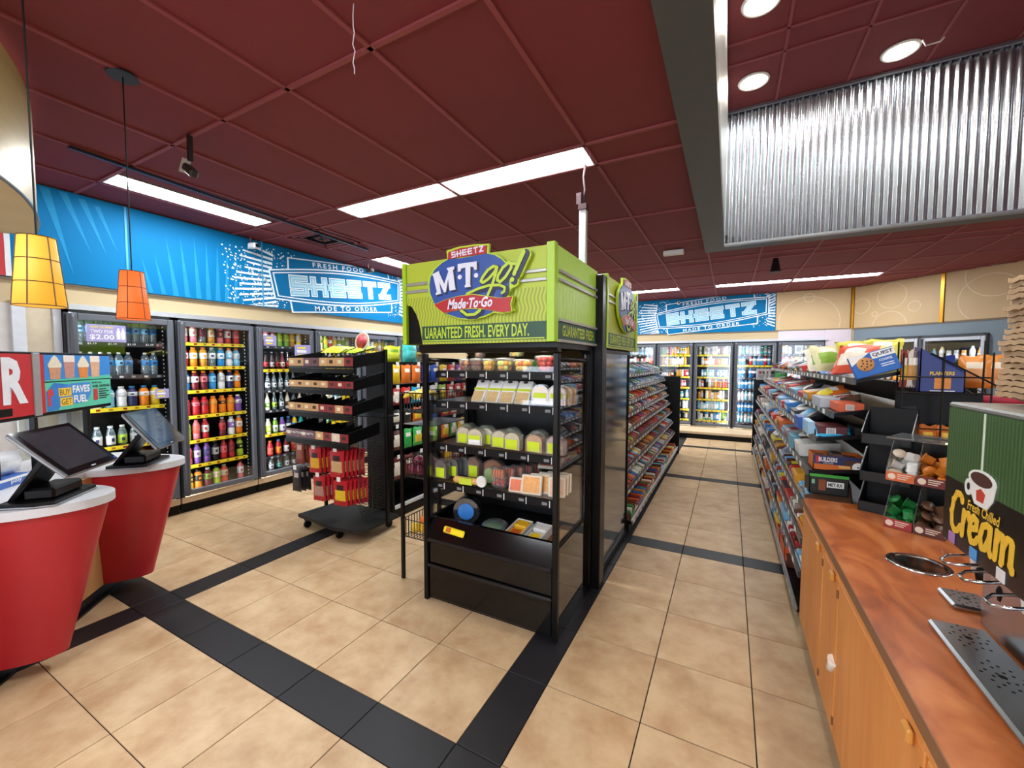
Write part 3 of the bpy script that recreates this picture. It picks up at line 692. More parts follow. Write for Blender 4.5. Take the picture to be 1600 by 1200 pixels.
bays = [1.29 + .3825 + .7725 * k for k in range(6)]
zr = [1.745, 1.495, 1.245, .98, .72, .46, .19]
# --- bay 1: water
L0 = (XL, bays[0], 0)
cooler('glass_door_cooler', 'grey glass door cooler of water bottles behind the tablets', L0, R(90), [1.72, 1.42, 1.125, .77, .45, .19], yellow=[0, 0, 1, 1, 1, 1])
wt = (W_, 'clear', 'light blue', 'white'); wb = (W_, 'clear', 'blue', 'white')
stock(L0, R(90), .765, 1.72, 0, [wt, wt, wt, wt, wb, wb, wt, wt, wb], 'the water cooler', 0, 'water bottles')
stock(L0, R(90), .765, 1.42, 1, [wb, wt, wb, wb, wt, wb, None, wb, wb], 'the water cooler', 1, 'water bottles')
stock(L0, R(90), .765, 1.125, 2, [wb, (D_, 'white', 'light blue', 'white'), (D_, 'light blue', 'white', 'blue'), (D_, 'white', 'silver', 'white'), (D_, 'navy', 'white', 'blue'), (D_, 'orange', 'white', 'blue'), (D_, 'yellow', 'white', 'blue')], 'the water cooler', 2, 'water bottles')
stock(L0, R(90), .765, .77, 3, [wt, (K_, 'clear', 'white', 'white'), (K_, 'clear', 'white', 'white'), (K_, 'clear', 'lime', 'white'), (K_, 'clear', 'silver', 'white'), (K_, 'clear', 'white', 'white'), (K_, 'amber', 'yellow', 'white')], 'the water cooler', 3, 'water bottles')
for i, z in ((4, .45), (5, .19)): stock(L0, R(90), .765, z, i, [wt, wb, wt, wb, wt, wb, wt], 'the water cooler', i, 'water bottles')
# --- bay 2: sports drinks
L1 = (XL, bays[1], 0)
cooler('glass_door_cooler', 'grey glass door cooler of coloured sports drinks with yellow price rails', L1, R(90), zr)
P_ = [[(V_, 'pink', 'white', 'white'), (V_, 'pink', 'cream', 'white'), (V_, 'clear', 'maroon', 'black'), (V_, 'amber', 'cream', 'white'), (V_, 'pink', 'maroon', 'white'), (V_, 'red', 'white', 'white'), (V_, 'red', 'pink', 'white')],
      [(S_, 'red', 'white', 'orange'), (S_, 'orange', 'white', 'orange'), (S_, 'amber', 'white', 'orange'), (S_, 'clear', 'white', 'white'), (S_, 'blue', 'white', 'orange'), (S_, 'white', 'light blue', 'orange'), (S_, 'light blue', 'white', 'orange')],
      [(S_, 'blue', 'white', 'orange'), (S_, 'maroon', 'white', 'orange'), (S_, 'maroon', 'pink', 'orange'), (S_, 'blue', 'light blue', 'orange'), (S_, 'white', 'silver', 'orange'), (S_, 'navy', 'white', 'orange'), (S_, 'orange', 'white', 'orange')],
      [(D_, 'red', 'maroon', 'black'), (D_, 'red', 'pink', 'red'), (D_, 'red', 'maroon', 'red'), (D_, 'orange', 'amber', 'orange'), (D_, 'orange', 'black', 'orange'), (D_, 'orange', 'amber', 'orange'), (D_, 'purple', 'white', 'white')],
      [(S_, 'lime', 'green', 'lime'), (V_, 'pink', 'coral', 'pink'), (V_, 'red', 'white', 'pink'), None, (V_, 'maroon', 'red', 'white'), (S_, 'white', 'purple', 'white'), (S_, 'orange', 'white', 'white')],
      [(V_, 'pink', 'red', 'pink'), (V_, 'purple', 'white', 'purple'), (V_, 'purple', 'navy', 'purple'), (V_, 'black', 'silver', 'black'), (V_, 'red', 'pink', 'red'), (V_, 'red', 'maroon', 'red'), (S_, 'lime', 'black', 'lime')],
      [(S_, 'yellow', 'black', 'black'), (S_, 'orange', 'black', 'black'), (S_, 'maroon', 'green', 'white'), (S_, 'lime', 'cream', 'black'), (S_, 'coral', 'cream', 'white'), None, (V_, 'pink', 'white', 'red')]]
for i, z in enumerate(zr): stock(L1, R(90), .765, z, i, P_[i], 'the sports drink cooler', i, 'sports drinks')
# --- bay 3: colas, teas
L2 = (XL, bays[2], 0); z3 = [1.74, 1.455, 1.2, .955, .66, .385, .19]
cooler('glass_door_cooler', 'grey glass door cooler of cola and tea bottles beside the rolling rack', L2, R(90), z3, yellow=[0, 1, 0, 0, 1, 0, 0])
co = (G_, 'cola', 'red', 'black'); tea = (K_, 'clear', 'white', 'white')
Q_ = [[(K_, 'clear', 'silver', 'white'), (V_, 'pink', 'white', 'white'), (V_, 'pink', 'cream', 'white'), (V_, 'green', 'lime', 'white'), (V_, 'green', 'lime', 'white'), (V_, 'amber', 'yellow', 'white'), (V_, 'yellow', 'white', 'white')],
      [co, co, (G_, 'cola', 'silver', 'silver'), co, (G_, 'maroon', 'cream', 'white'), co, co, co], [None, (G_, 'clear', 'white', 'silver'), (G_, 'clear', 'white', 'silver'), (G_, 'clear', 'silver', 'silver'), (G_, 'clear', 'white', 'silver'), (G_, 'clear', 'white', 'silver'), None],
      [(G_, 'clear', 'lime', 'white'), (G_, 'cream', 'green', 'white'), (G_, 'clear', 'lime', 'white'), (G_, 'clear', 'white', 'white'), (G_, 'cream', 'brown', 'black'), (G_, 'clear', 'white', 'white'), (G_, 'cream', 'green', 'white')],
      [tea, (K_, 'cream', 'lime', 'white'), (K_, 'green', 'white', 'white'), (K_, 'purple', 'white', 'blue'), (K_, 'navy', 'white', 'blue'), (K_, 'yellow', 'blue', 'blue'), (K_, 'teal', 'white', 'blue')],
      [(K_, 'amber', 'yellow', 'blue'), (K_, 'red', 'coral', 'orange'), (K_, 'red', 'orange', 'blue'), (K_, 'maroon', 'white', 'navy'), (K_, 'amber', 'red', 'white'), (K_, 'red', 'white', 'red')],
      [(G_, 'black', 'silver', 'white'), (G_, 'clear', 'silver', 'white'), (G_, 'black', 'teal', 'white'), (G_, 'clear', 'white', 'white'), (G_, 'black', 'silver', 'white'), (G_, 'black', 'silver', 'white')]]
for i, z in enumerate(z3): stock(L2, R(90), .765, z, i, Q_[i], 'the cola cooler', i, 'cola and tea bottles')
# --- bays 4..6
for bi, nm in ((3, 'the fourth mural-side cooler'), (4, 'the fifth mural-side cooler'), (5, 'the sixth mural-side cooler')):
    Lb = (XL, bays[bi], 0); rnd = random.Random(bi)
    cooler('glass_door_cooler', 'grey glass door cooler, %s from the pedestals, half hidden by the rolling rack' % ORD[bi], Lb, R(90), [1.72, 1.46, 1.2, .95, .7, .45, .19])
    if bi == 5: continue
    for i, z in enumerate([1.72, 1.46, 1.2, .95, .7]):
        sp = []
        for k in range(8):
            c = rnd.choice(['lime', 'yellow', 'white', 'amber', 'green', 'light blue', 'silver', 'cream', 'red'])
            sp.append((rnd.choice([W_, V_]) if i < 2 else 'can', 'clear' if c == 'silver' else c, rnd.choice(['white', 'yellow', 'green']), 'white'))
        stock(Lb, R(90), .765, z, i, sp, nm, i, 'drinks in the ' + nm[4:], simple=True)
# --- back wall
YB = 9.86; bx = [-2.25 + .775 * (k + .5) for k in range(5)]
bn = ['the leftmost back cooler', 'the second back cooler', 'the third back cooler', 'the fourth back cooler', 'the fifth back cooler']
zb = [1.72, 1.49, 1.235, 1.0, .75, .51, .285]
PAL = [[['white', 'silver', 'light blue'], ['coral', 'white'], ['light blue', 'white'], ['white'], ['silver'], ['white'], ['white']],
       [['orange', 'green', 'lime', 'yellow', 'red', 'amber'], ['amber', 'silver', 'white'], ['gold', 'amber', 'cream', 'red'], ['pink', 'coral', 'red'], ['teal', 'purple', 'light blue'], ['white', 'black', 'silver'], ['gold', 'black', 'white']],
       [['brown', 'cream', 'white', 'maroon'], ['cream', 'coral', 'white', 'orange'], ['light blue', 'blue', 'white', 'green'], ['gold', 'cream', 'coral', 'orange'], ['white', 'cream', 'amber', 'silver'], ['silver', 'cream', 'white', 'light blue'], ['blue', 'white', 'green', 'silver']],
       [['light blue', 'silver', 'teal', 'blue'], ['blue', 'light blue', 'red'], ['blue', 'light blue', 'navy'], ['light blue', 'blue'], ['light blue', 'white'], ['light blue', 'blue'], ['white', 'light blue']],
       [['gold', 'silver', 'white'], ['pink', 'white', 'gold'], ['silver', 'pink'], ['white'], ['silver'], ['silver'], ['white']]]
for bi in range(5):
    Lb = (bx[bi], YB, 0); rnd = random.Random(bi + 50)
    cooler('glass_door_cooler', ['glass door cooler at the back wall peeking out beside the green sign', 'second glass door cooler from the left along the back wall', 'glass door cooler at the end of the aisle, fully lit cans', 'glass door cooler of blue water bottles at the back wall', 'glass door cooler at the right end of the back wall'][bi],
           Lb, 0, zb, W=.77, interior=INTERL, yellow=[1, 1, 1, 1, 1, 1, 1] if bi in (1, 2) else [0, 1, 0, 0, 0, 0, 0], lamp_side=1 if bi < 3 else -1)
    for i, z in enumerate(zb + [.15] if bi in (2,) else zb):
        if bi in (0, 4) and i > 3: continue
        n = 11 if bi != 3 else 9; sp = []
        for k in range(n):
            c = rnd.choice(PAL[bi][min(i, 6)]); l = rnd.choice(['white', 'silver', c])
            if rnd.random() < .09: sp.append(None); continue
            if bi == 3 and i > 0: sp.append((W_, c, 'white', rnd.choice(['blue', 'white'])))
            else: sp.append((rnd.choice(['can', 'tallcan']) if i != 2 else 'slim', c, l, 'silver'))
        stock(Lb, 0, .77, z, i, sp, bn[bi], i, 'cans and bottles in the back coolers', simple=True)
# --- slate wall cooler
for k, tc in enumerate((.66, 1.46)):
    q = DM @ Vector((tc, -.03, 0)); Lb = (q.x, q.y, 0)
    cooler('glass_door_cooler', ['white framed glass door cooler in the slate wall, left door', 'white framed glass door cooler in the slate wall, right door'][k], Lb, R(-45), [1.6, 1.25, .95, .6, .3], W=.80, frame=mat('#b9bcc4', .35, .5), yellow=[0, 0, 0, 0, 0], lamp_side=1)
    rnd = random.Random(k + 90)
    for i, z in enumerate((1.6, 1.25)):
        sp = [(rnd.choice([K_, 'can', V_]), rnd.choice(['yellow', 'orange', 'white', 'silver', 'light blue', 'cream']), 'white', rnd.choice(['yellow', 'white', 'orange'])) for j in range(7)]
        stock(Lb, R(-45), .8, z, i, sp, ['the left slate wall cooler', 'the right slate wall cooler'][k], i, 'drinks in the slate wall cooler', simple=True)
# --- price signs hanging in the coolers
PURP = mat('#9c93c4', .5, var=.05)
def price_sign(loc, rz, x, z, w, h, label, lines):
    t = thing('price_sign', label, 'sign', tuple(wall_M(loc, rz, x, -.040, z).translation), rz)
    MB().box(-w / 2, w / 2, 0, .004, -h / 2, h / 2, c=.001).build('card', PURP, t)
    for body, tw, th, tz, m in lines: text(body, tw, th, m, t, T(-w * .12, -.0012, tz) @ FRONT, bold=.02)
    for s in (.30, .42): MB().lathe([(.012, -.05), (.014, .0), (.012, .02), (.006, .035), (.006, .05)], 8, c=(w * s, .0, 0), sy=.12).build('bottle_print', WHITE, t)
price_sign(L0, R(90), -.13, 1.795, .26, .15, 'purple two for $2.00 card on the water cooler door', [('WHAT THE WHAT?', .15, .018, .052, YELLOWRAIL), ('TWO FOR', .15, .03, .015, WHITE), ('$2.00', .16, .05, -.035, WHITE)])
def print_card(loc, rz, x, z, w, h, label):
    t = thing('price_sign', label, 'sign', tuple(wall_M(loc, rz, x, -.040, z).translation), rz)
    MB().box(-w / 2, w / 2, 0, .004, -h / 2, h / 2, c=.001).build('card', PURP, t)
    b = MB()
    for k, (l, ww, hh) in enumerate(((.28, .5, .12), (.02, .6, .2), (-.27, .5, .14))): b.box(-ww * w / 2 - w * .08, ww * w / 2 - w * .08, -.001, 0, l * h - hh * h / 2, l * h + hh * h / 2, k % 2)
    b.build('print', [YELLOWRAIL, WHITE], t)
print_card(L0, R(90), .25, 1.24, .11, .09, 'small purple price card low on the water cooler door')
print_card(L2, R(90), -.22, 1.80, .15, .12, 'purple price card at the top of the cola cooler')
print_card(L2, R(90), .20, 1.68, .22, .17, 'purple price card above the rolling rack')
t = thing('shelf_price', 'row of white $1.19 prices under the top water shelf', 'price tags', (XL + .0, bays[0], 1.72), R(90))
MB().box(-.26, .26, .058, .064, -.034, .006).build('strip', mat('#26282b', .4), t)
for k in range(4): text('$1.19', .06, .02, WHITE, t, T(-.2 + k * .135, .0565, -.013) @ FRONT, bold=.02)

# ================================================================== MADE-TO-GO DISPLAY CASES
def wavy_mat():
    m, nt, out = newmat('m_wavy_green'); N = nt.nodes.new; L = nt.links.new
    b = N('ShaderNodeBsdfPrincipled'); L(b.outputs[0], out.inputs[0]); b.inputs['Roughness'].default_value = .45
    tc = N('ShaderNodeTexCoord'); sp = N('ShaderNodeSeparateXYZ'); L(tc.outputs['Object'], sp.inputs[0])
    def math_(op, a, bb):
        n = N('ShaderNodeMath'); n.operation = op
        for i, v in enumerate((a, bb)):
            if v is None: continue
            if isinstance(v, (int, float)): n.inputs[i].default_value = v
            else: L(v, n.inputs[i])
        return n.outputs[0]
    s1 = math_('SINE', math_('MULTIPLY', sp.outputs['Z'], 62.0), None)
    ph = math_('ADD', math_('MULTIPLY', math_('ADD', sp.outputs['X'], sp.outputs['Y']), 290.0), math_('MULTIPLY', s1, 1.7))
    st = math_('GREATER_THAN', math_('SINE', ph, None), 0.15)
    lo = math_('LESS_THAN', sp.outputs['Z'], 0.285)
    fac = math_('MULTIPLY', st, lo)
    mx = N('ShaderNodeMix'); mx.data_type = 'RGBA'; mx.inputs['A'].default_value = lin('#b2c437'); mx.inputs['B'].default_value = lin('#95a035')
    L(fac, mx.inputs['Factor']); L(mx.outputs['Result'], b.inputs['Base Color'])
    return m
WAVY = wavy_mat()
LIME = mat('#a5cc1a', .35, var=.05); DGREEN = mat('#1f4a34', .45, var=.08); PLATEB = mat('#2a4f9e', .4, var=.10, scale=25); NAVY = mat('#1d2348', .45)
LOGOG = mat('#b9d331', .4, var=.04); REDT = mat('#b3222c', .4, var=.05); LETW = mat('#dfe2ef', .4, var=.05); GREYBAR = mat('#a7a7a4', .35, .4)
def stroke(b, pts, r, y0, y1, mi=0):
    """flat pen stroke: quads with round joints, in x/z; each piece a hair further forward"""
    k = 0
    for (ax, az), (bx_, bz) in zip(pts[:-1], pts[1:]):
        d = Vector((bx_ - ax, bz - az)); l = d.length
        if l < 1e-6: continue
        n = Vector((-d.y, d.x)) / l * r; o = len(b.f) % 97 * 2e-5
        b.prism([(ax + n.x, az + n.y), (ax - n.x, az - n.y), (bx_ - n.x, bz - n.y), (bx_ + n.x, bz + n.y)], y0 - o, y1 - o, mi)
    for (x, z) in pts:
        o = len(b.f) % 97 * 2e-5
        b.prism([(x + r * math.cos(k * math.pi / 5), z + r * math.sin(k * math.pi / 5)) for k in range(10)], y0 - o, y1 - o, mi)
    return b
def grow(poly, d):
    cx = sum(p[0] for p in poly) / len(poly); cz = sum(p[1] for p in poly) / len(poly); out = []
    for x, z in poly:
        v = Vector((x - cx, z - cz)); l = v.length; out.append((x + v.x / l * d, z + v.y / l * d))
    return out
def sign_header(loc, rz, label, damaged, depth):
    t = thing('sign_header', label, 'sign', loc, rz, 'lime green case signs')
    hw, hh = .51, .495
    MB().box(-hw + .03, hw - .02, .012, depth, .005, hh - .06, 0).build('core_box', BLACK, t)
    if damaged: poly = [(-.36, .0), (hw - .04, .0), (hw - .04, hh), (-hw + .03, hh), (-hw + .03, .245), (-.445, .235), (-.41, .19), (-.385, .13), (-.375, .09)]
    else: poly = [(-hw + .03, 0), (hw - .04, 0), (hw - .04, hh), (-hw + .03, hh)]
    MB().prism(poly, 0, .012).build('front_panel', WAVY, t)
    MB().box(-hw, -hw + .03, -.012, .03, .0, hh + .005, c=.003).build('corner_post', LIME, t)
    MB().box(hw - .045, hw, -.014, .03, .0, hh + .012, c=.003).build('corner_post', LIME, t)
    MB().box(hw - .012, hw, .03, depth - .04, .0, hh).build('side_panel', mat('#b2e04e', .4, var=.05), t)
    MB().box(-hw, -hw + .012, .03, depth - .04, .0, hh).build('side_panel', LIME, t)
    for z in (.37, .325):
        MB().box(-hw + .03, -.20, -.012, 0, z - .012, z + .006, c=.003).build('trim_bar', GREYBAR, t)
        MB().box(.17, hw - .045, -.012, 0, z - .012, z + .006, c=.003).build('trim_bar', GREYBAR, t)
        MB().box(hw, hw + .012, .04, depth - .045, z - .012, z + .006, c=.003).build('trim_bar', GREYBAR, t)
    x0 = -.36 if damaged else -hw + .04
    MB().box(x0, hw - .05, -.003, 0, .014, .108).build('text_band', DGREEN, t)
    MB().box(x0, hw - .06, -.004, 0, .018, .024).build('band_line', LOGOG, t)
    if damaged: text('UARANTEED FRESH. EVERY DAY.', .70, .068, LOGOG, t, T(.012, -.0045, .066) @ FRONT, bold=.018)
    else: text('GUARANTEED FRESH. EVERY DAY.', .82, .068, LOGOG, t, T(.0, -.0045, .066) @ FRONT, bold=.018)
    MB().box(hw, hw + .003, .04, depth - .05, .014, .108).box(hw, hw + .012, .04, depth - .045, .108, .122, 1).box(hw, hw + .012, .04, depth - .045, .0, .014, 1).build('side_band', [DGREEN, GREYBAR], t)
    text('GUARANTEED FRESH.', depth - .2, .06, LOGOG, t, T(hw + .0045, depth * .5 - .01, .062) @ RIGHT, bold=.018)
    # faint wave stripes on the side
    b = MB()
    for k in range(14):
        y = .06 + k * (depth - .14) / 13; pts = [(y + .006 * math.sin(z * 62), z) for z in [.13 + .012 * j for j in range(15)]]
        for (ay, az), (by, bz) in zip(pts[:-1], pts[1:]): b.add([(hw + .0008, ay - .004, az), (hw + .0008, ay + .004, az), (hw + .0008, by + .004, bz), (hw + .0008, by - .004, bz)], [(0, 1, 2, 3)])
    b.build('wave_print', mat('#c4ea70', .4), t, kind='stuff')
    # logo, layer over layer
    lg = MB().prism(LOGO['back'], -.030, -.012).build('logo_board', LOGOG, t)
    MB().prism(LOGO['blue'], -.034, -.030).build('logo_oval', PLATEB, lg)
    MB().prism(LOGO['tab'], -.036, -.030).build('name_tab', REDT, lg)
    sx = sum(p[0] for p in LOGO['sh'][:2]) / 2; sz = sum(p[1] for p in LOGO['sh'][:2]) / 2
    b = MB(); sheetz(b, sx, sz + .004, .215, .034, -.0375, R(3)); b.build('name_letters', LETW, lg)
    for nm in ('M', 'T'):
        MB().prism([(x + .008, z - .008) for x, z in grow(LOGO[nm], .004)], -.0355, -.034).build('letter_shadow', NAVY, lg)
        MB().prism(LOGO[nm], -.040, -.0355).build('letter', LETW, lg)
    for nm in ('d1', 'd2'):
        x, z = LOGO[nm][0]; MB().prism([(x + .014 * math.cos(k * .5236), z + .013 * math.sin(k * .5236)) for k in range(12)], -.040, -.0342).build('dot', LETW, lg)
    b = MB()
    for nm, r in (('g1', .012), ('g2', .012), ('g3', .011), ('o', .012), ('e1', .017)): stroke(b, [(x + .008, z - .008) for x, z in LOGO[nm]], r + .005, -.0360, -.0342)
    x, z = LOGO['e2'][0]; stroke(b, [(x + .008, z - .008), (x + .0085, z - .008)], .019, -.0360, -.0342)
    b.build('script_shadow', NAVY, lg, kind='stuff')
    b = MB()
    for nm, r in (('g1', .008), ('g2', .008), ('g3', .007), ('o', .008), ('e1', .011)): stroke(b, LOGO[nm], r, -.0405, -.0385)
    x, z = LOGO['e2'][0]; stroke(b, [(x, z), (x + .0005, z)], .013, -.0405, -.0385)
    b.build('script_letters', LOGOG, lg, kind='stuff')
    MB().prism(grow(LOGO['rib'], .006), -.0435, -.036).build('ribbon_edge', LOGOG, lg)
    MB().prism(LOGO['rib'], -.0450, -.0430).build('ribbon', REDT, lg)
    text('Made·To·Go', .30, .058, LETW, lg, T(.012, -.0460, .222) @ FRONT, bold=.03, shear=.3)
    return t
def case_base(t, W, D, shelves):
    """open multi-deck case, local x centred, y 0 front .. D back"""
    a = W / 2
    MB().box(-a + .03, a - .03, .03, D, .0, .10).build('plinth', BLACK, t)
    MB().box(-a + .035, a - .035, .008, .05, .02, .235, c=.006).build('lower_panel', GLOSSB, t)
    MB().box(-a + .035, a - .035, .012, .05, .245, .40, c=.006).build('upper_panel', GLOSSB, t)
    MB().box(-a + .03, a - .03, -.012, .015, .225, .245, c=.008).build('bumper_rail', mat('#2a2728', .25, .5), t)
    MB().box(-a + .03, a - .03, -.018, .012, .392, .418, c=.01).build('bumper_rail', mat('#2a2728', .25, .5), t)
    MB().add([(-a + .03, -.01, .418), (a - .03, -.01, .418), (a - .03, .05, .535), (-a + .03, .05, .535)], [(0, 1, 2, 3)]).add([(-a + .03, .05, .535), (a - .03, .05, .535), (a - .03, .075, .535), (-a + .03, .075, .535)], [(0, 1, 2, 3)]).add([(-a + .03, .075, .535), (a - .03, .075, .535), (a - .03, .075, .47), (-a + .03, .075, .47)], [(0, 1, 2, 3)]).build('front_ledge', GLOSSB, t)
    MB().box(-a + .03, a - .03, .075, D - .03, .455, .475).build('deck', BLACKM, t)
    MB().box(-a + .03, a - .03, D - .03, D, .0, 1.62).build('back_panel', mat('#0a0a0b', .5), t)
    for s in (-1, 1):
        MB().box(s * a, s * (a - .032), -.005, .03, 0, 1.60, c=.004).build('front_post', BLACKM, t)
        MB().box(s * a, s * (a - .03), D - .03, D, 0, 1.655, c=.004).build('rear_post', BLACKM, t)
        # side panel under the glass: reflective, with a slanting top edge
        MB().prism([(.03, .0), (D - .03, .0), (D - .03, .53), (D - .12, .53), (.03, .52)], s * (a - .004), s * (a - .022), axis='x').build('side_panel', GLOSSR, t)
        fr = MB().tube([(s * (a - .012), .02, .53), (s * (a - .012), D - .16, .53 + .0), (s * (a - .012), D - .13, .58), (s * (a - .012), D - .13, 1.53), (s * (a - .012), D - .16, 1.56), (s * (a - .012), .02, 1.565)], .013, 8)
        fr.build('side_frame', BLACKM, t, True)
        MB().box(s * (a - .010), s * (a - .016), .02, D - .13, .53, 1.565).build('side_glass', glass('#ffffff', .13, 'case_glass'), t)
        MB().box(s * (a - .008), s * (a - .02), D - .13, D - .03, .53, 1.60).build('side_panel', GLOSSR, t)
    # canopy with lamp
    MB().prism([(-.03, 1.655), (D, 1.655), (D, 1.625), (.03, 1.625), (.03, 1.606), (-.01, 1.606), (-.03, 1.63)], -a, a, axis='x').build('canopy', BLACKM, t)
    MB().box(-a + .05, a - .05, .05, .10, 1.612, 1.622).build('canopy_lamp', emit('#fff1d8', 10.0, 'case_lamp'), t)
    MB().grid(lambda u, v: (-a + .03 + u * (W - .06), .40 + .18 * v, 1.622 - .11 * v * v), 1, 6).build('canopy_reflector', mat('#a08a62', .3, .8, .2), t, True)
    for z, y0 in shelves:
        s_ = MB().box(-a + .035, a - .035, y0, D - .03, z - .018, z, 0).build('shelf', BLACKM, t)
        MB().box(-a + .035, a - .035, y0 - .012, y0, z - .045, z - .005, 0).build('price_rail', BLACK, s_)
        b = MB()
        for k in range(6):
            x = -a + .10 + k * (W - .2) / 5; b.box(x - .016, x + .016, y0 - .0135, y0 - .012, z - .034, z - .018, 0).box(x + .03, x + .034, y0 - .016, y0 - .012, z - .045, z - .005, 1)
        b.build('price_tag', [mat('#77797a', .5, var=.7, scale=260), WHITE], s_)
        b = MB().box(-a + .035, a - .035, y0 - .003, y0, z, z + .03); b.build('lip', CLEAR, s_)
XC, YC = -1.265, 2.05
case1 = thing('display_case', 'black open-front refrigerated case of fresh food under the damaged green sign', 'display case', (XC, YC, 0), 0, 'refrigerated display cases')
CW, CD = .93, .62
case_base(case1, CW, CD, [(1.495, .10), (1.30, .10), (1.02, .085), (.78, .06)])
sign_header((-1.3025, 1.975, 1.657), 0, 'lime green sign with torn corner over the open food case', True, .78)
# second case, glass fronted, facing the aisle
case2 = thing('display_case', 'black glass-fronted case facing the aisle beside the candy shelves', 'display case', (-.78, 3.27, 0), R(90), 'refrigerated display cases')
a = .44
MB().box(-a, a, .03, .66, 0, .12).build('plinth', BLACK, case2)
MB().box(-a, a, .03, .05, .12, .42, c=.004).build('lower_panel', GLOSSB, case2)
MB().box(-a, a, .62, .66, .1, 1.65).box(-a, -a + .02, .03, .66, .1, 1.65).box(a - .02, a, .03, .66, .1, 1.65).box(-a, a, .03, .66, 1.63, 1.655).build('cabinet_body', BLACKM, case2)
fr = MB().box(-a, -a + .025, .0, .03, .02, 1.645, c=.006).box(a - .03, a, .0, .03, .02, 1.645, c=.008).box(-a, a, .0, .03, 1.615, 1.645, c=.006).box(-a, a, .0, .03, .02, .05, c=.006); fr.build('front_frame', BLACKM, case2)
MB().box(-a + .024, a - .028, .010, .018, .05, 1.616).build('front_glass', glass('#9a948c', .5, 'smoked_glass', .10, dens=.12, dcol='#1a1614'), case2)
for z in (.45, .75, 1.02, 1.3):
    s_ = MB().box(-a + .02, a - .02, .10, .62, z - .02, z).build('shelf', BLACKM, case2); MB().box(-a + .02, a - .02, .088, .1, z - .04, z).build('price_rail', mat('#5a5b5c', .4), s_)
sign_header((-.75, 3.29, 1.65), R(90), 'lime green sign facing the aisle over the glass-fronted case', False, .66)
rnd = random.Random(5)
for i, z in enumerate((.45, .75, 1.02, 1.3)):
    for k in range(5):
        c = rnd.choice(['#c84b2e', '#d98a32', '#7fa63a', '#d8cfb4', '#a63a3f'])
        y = 2.93 + k * .165
        o = MB().lathe([(.045, 0), (.06, .06), (.062, .075), (.0, .085)], 10).build('food_tub', mat(c, .35, var=.25, scale=60), None, True)
        o.location = (-.96, y, z); tag(o, 'round food tub, %s from left on the %s shelf of the smoked glass case' % (ORD[k], ORD[3 - i]), 'food tub', 'tubs in the glass-fronted case')
post = MB().box(-.86, -.745, 2.685, 2.80, 0, 2.13, c=.006).build('case_divider', BLACKM); tag(post, 'tall black divider post between the two display cases', 'post')
t = thing('power_pole', 'white power pole rising from the display case to the ceiling', 'pole', (-.965, 2.93, 2.09))
MB().box(-.026, .026, -.02, .02, 0, .56, c=.004).build('pole', mat('#dcdcda', .4, .3), t)
MB().box(-.03, .03, -.03, .03, .56, .60).box(-.045, -.01, -.03, .03, .60, .68).build('junction_box', mat('#3a171a', .7), t)
MB().tube([(-.0, 0, .6), (.01, 0, .7), (-.005, .01, .8), (.01, 0, .88)], .009, 6).build('conduit', mat('#2a1214', .7), t, True)
o = MB().box(-1.80, -1.74, 2.28, 2.62, 2.05, 2.21, c=.002).build('white_panel', mat('#d9dde2', .5)); tag(o, 'small white panel behind the left corner of the torn sign', 'panel')

# ------------------------------------------------------------------ fresh food on the shelves
def cx(x): return XC + x
def fruit_bowl(x, y, z, r, h, cols, label, lidc=None):
    t = thing('fruit_bowl', label, 'fruit bowl', (x, y, z), 0, 'fruit bowls on the top shelf')
    MB().lathe([(r * .72, 0), (r * .8, .003), (r, h), (r * 1.06, h + .003)], 16).build('bowl', PLASTIC, t, True)
    MB().lathe([(r * 1.06, h + .003), (r * 1.0, h + .014), (0.0001, h + .018)], 16).build('lid', PLASTIC, t, True)
    rn = random.Random(int(x * 1000)); kk = 0
    for lv in range(max(1, int(h / .026))):
        for j in range(7):
            an = j * .9 + lv; q = r * (.5 if j else 0) * (0.9 + .12 * lv); s = .019
            b = MB().lathe([(.0001, -s), (s * .75, -s * .6), (s, 0), (s * .75, s * .6), (.0001, s)], 6, c=(q * math.cos(an), q * math.sin(an), .02 + lv * .026))
            b.build('fruit_piece', mat(rn.choice(cols), .35, var=.15, scale=60), t, True)
S1 = 1.4955; y1 = YC + .165
MEL = ['#e8b23a', '#d9d06a', '#f0a030', '#c9d27a']; GRP = ['#8c3b32', '#c9824a', '#5a2226', '#d49a62']; RED = ['#d8352a', '#e2543c', '#c8281f']
fruit_bowl(cx(-.245), y1, S1, .044, .062, GRP, 'cup of grapes at the left end of the top shelf')
fruit_bowl(cx(-.155), y1, S1, .046, .064, ['#5e2420', '#7a332a', '#401516'], 'cup of dark red grapes, second on the top shelf')
fruit_bowl(cx(-.165), y1 + .05, S1 + .083, .042, .062, ['#7a3f2a', '#9c6a4a', '#5a2a1e'], 'cup of brown nuts stacked on the dark grapes')
fruit_bowl(cx(-.065), y1, S1, .046, .062, ['#f0b71e', '#e8c85a', '#d99a1e'], 'cup of yellow pineapple on the top shelf')
fruit_bowl(cx(.045), y1, S1, .062, .066, MEL, 'round bowl of mixed melon in the middle of the top shelf')
fruit_bowl(cx(.095), y1 + .06, S1 + .088, .058, .062, MEL, 'round bowl of melon stacked on top of the others')
fruit_bowl(cx(.18), y1 - .015, S1, .068, .056, ['#f0a93a', '#e2663c', '#e8c85a'], 'wide bowl of orange melon pieces, right of the middle')
fruit_bowl(cx(.325), y1, S1, .070, .078, RED, 'tall tub of red watermelon pieces on the top shelf')
o = MB().box(-.03, .03, -.03, .03, 0, .06, c=.012).build('green_tub', mat('#58c22c', .4)); o.location = (cx(.185), y1 + .12, S1); tag(o, 'small bright green tub behind the melon bowls', 'tub')
def boxlabel(b, w, h, y, z0, mi): b.box(-w, w, y - .0008, y, z0, z0 + h, mi)
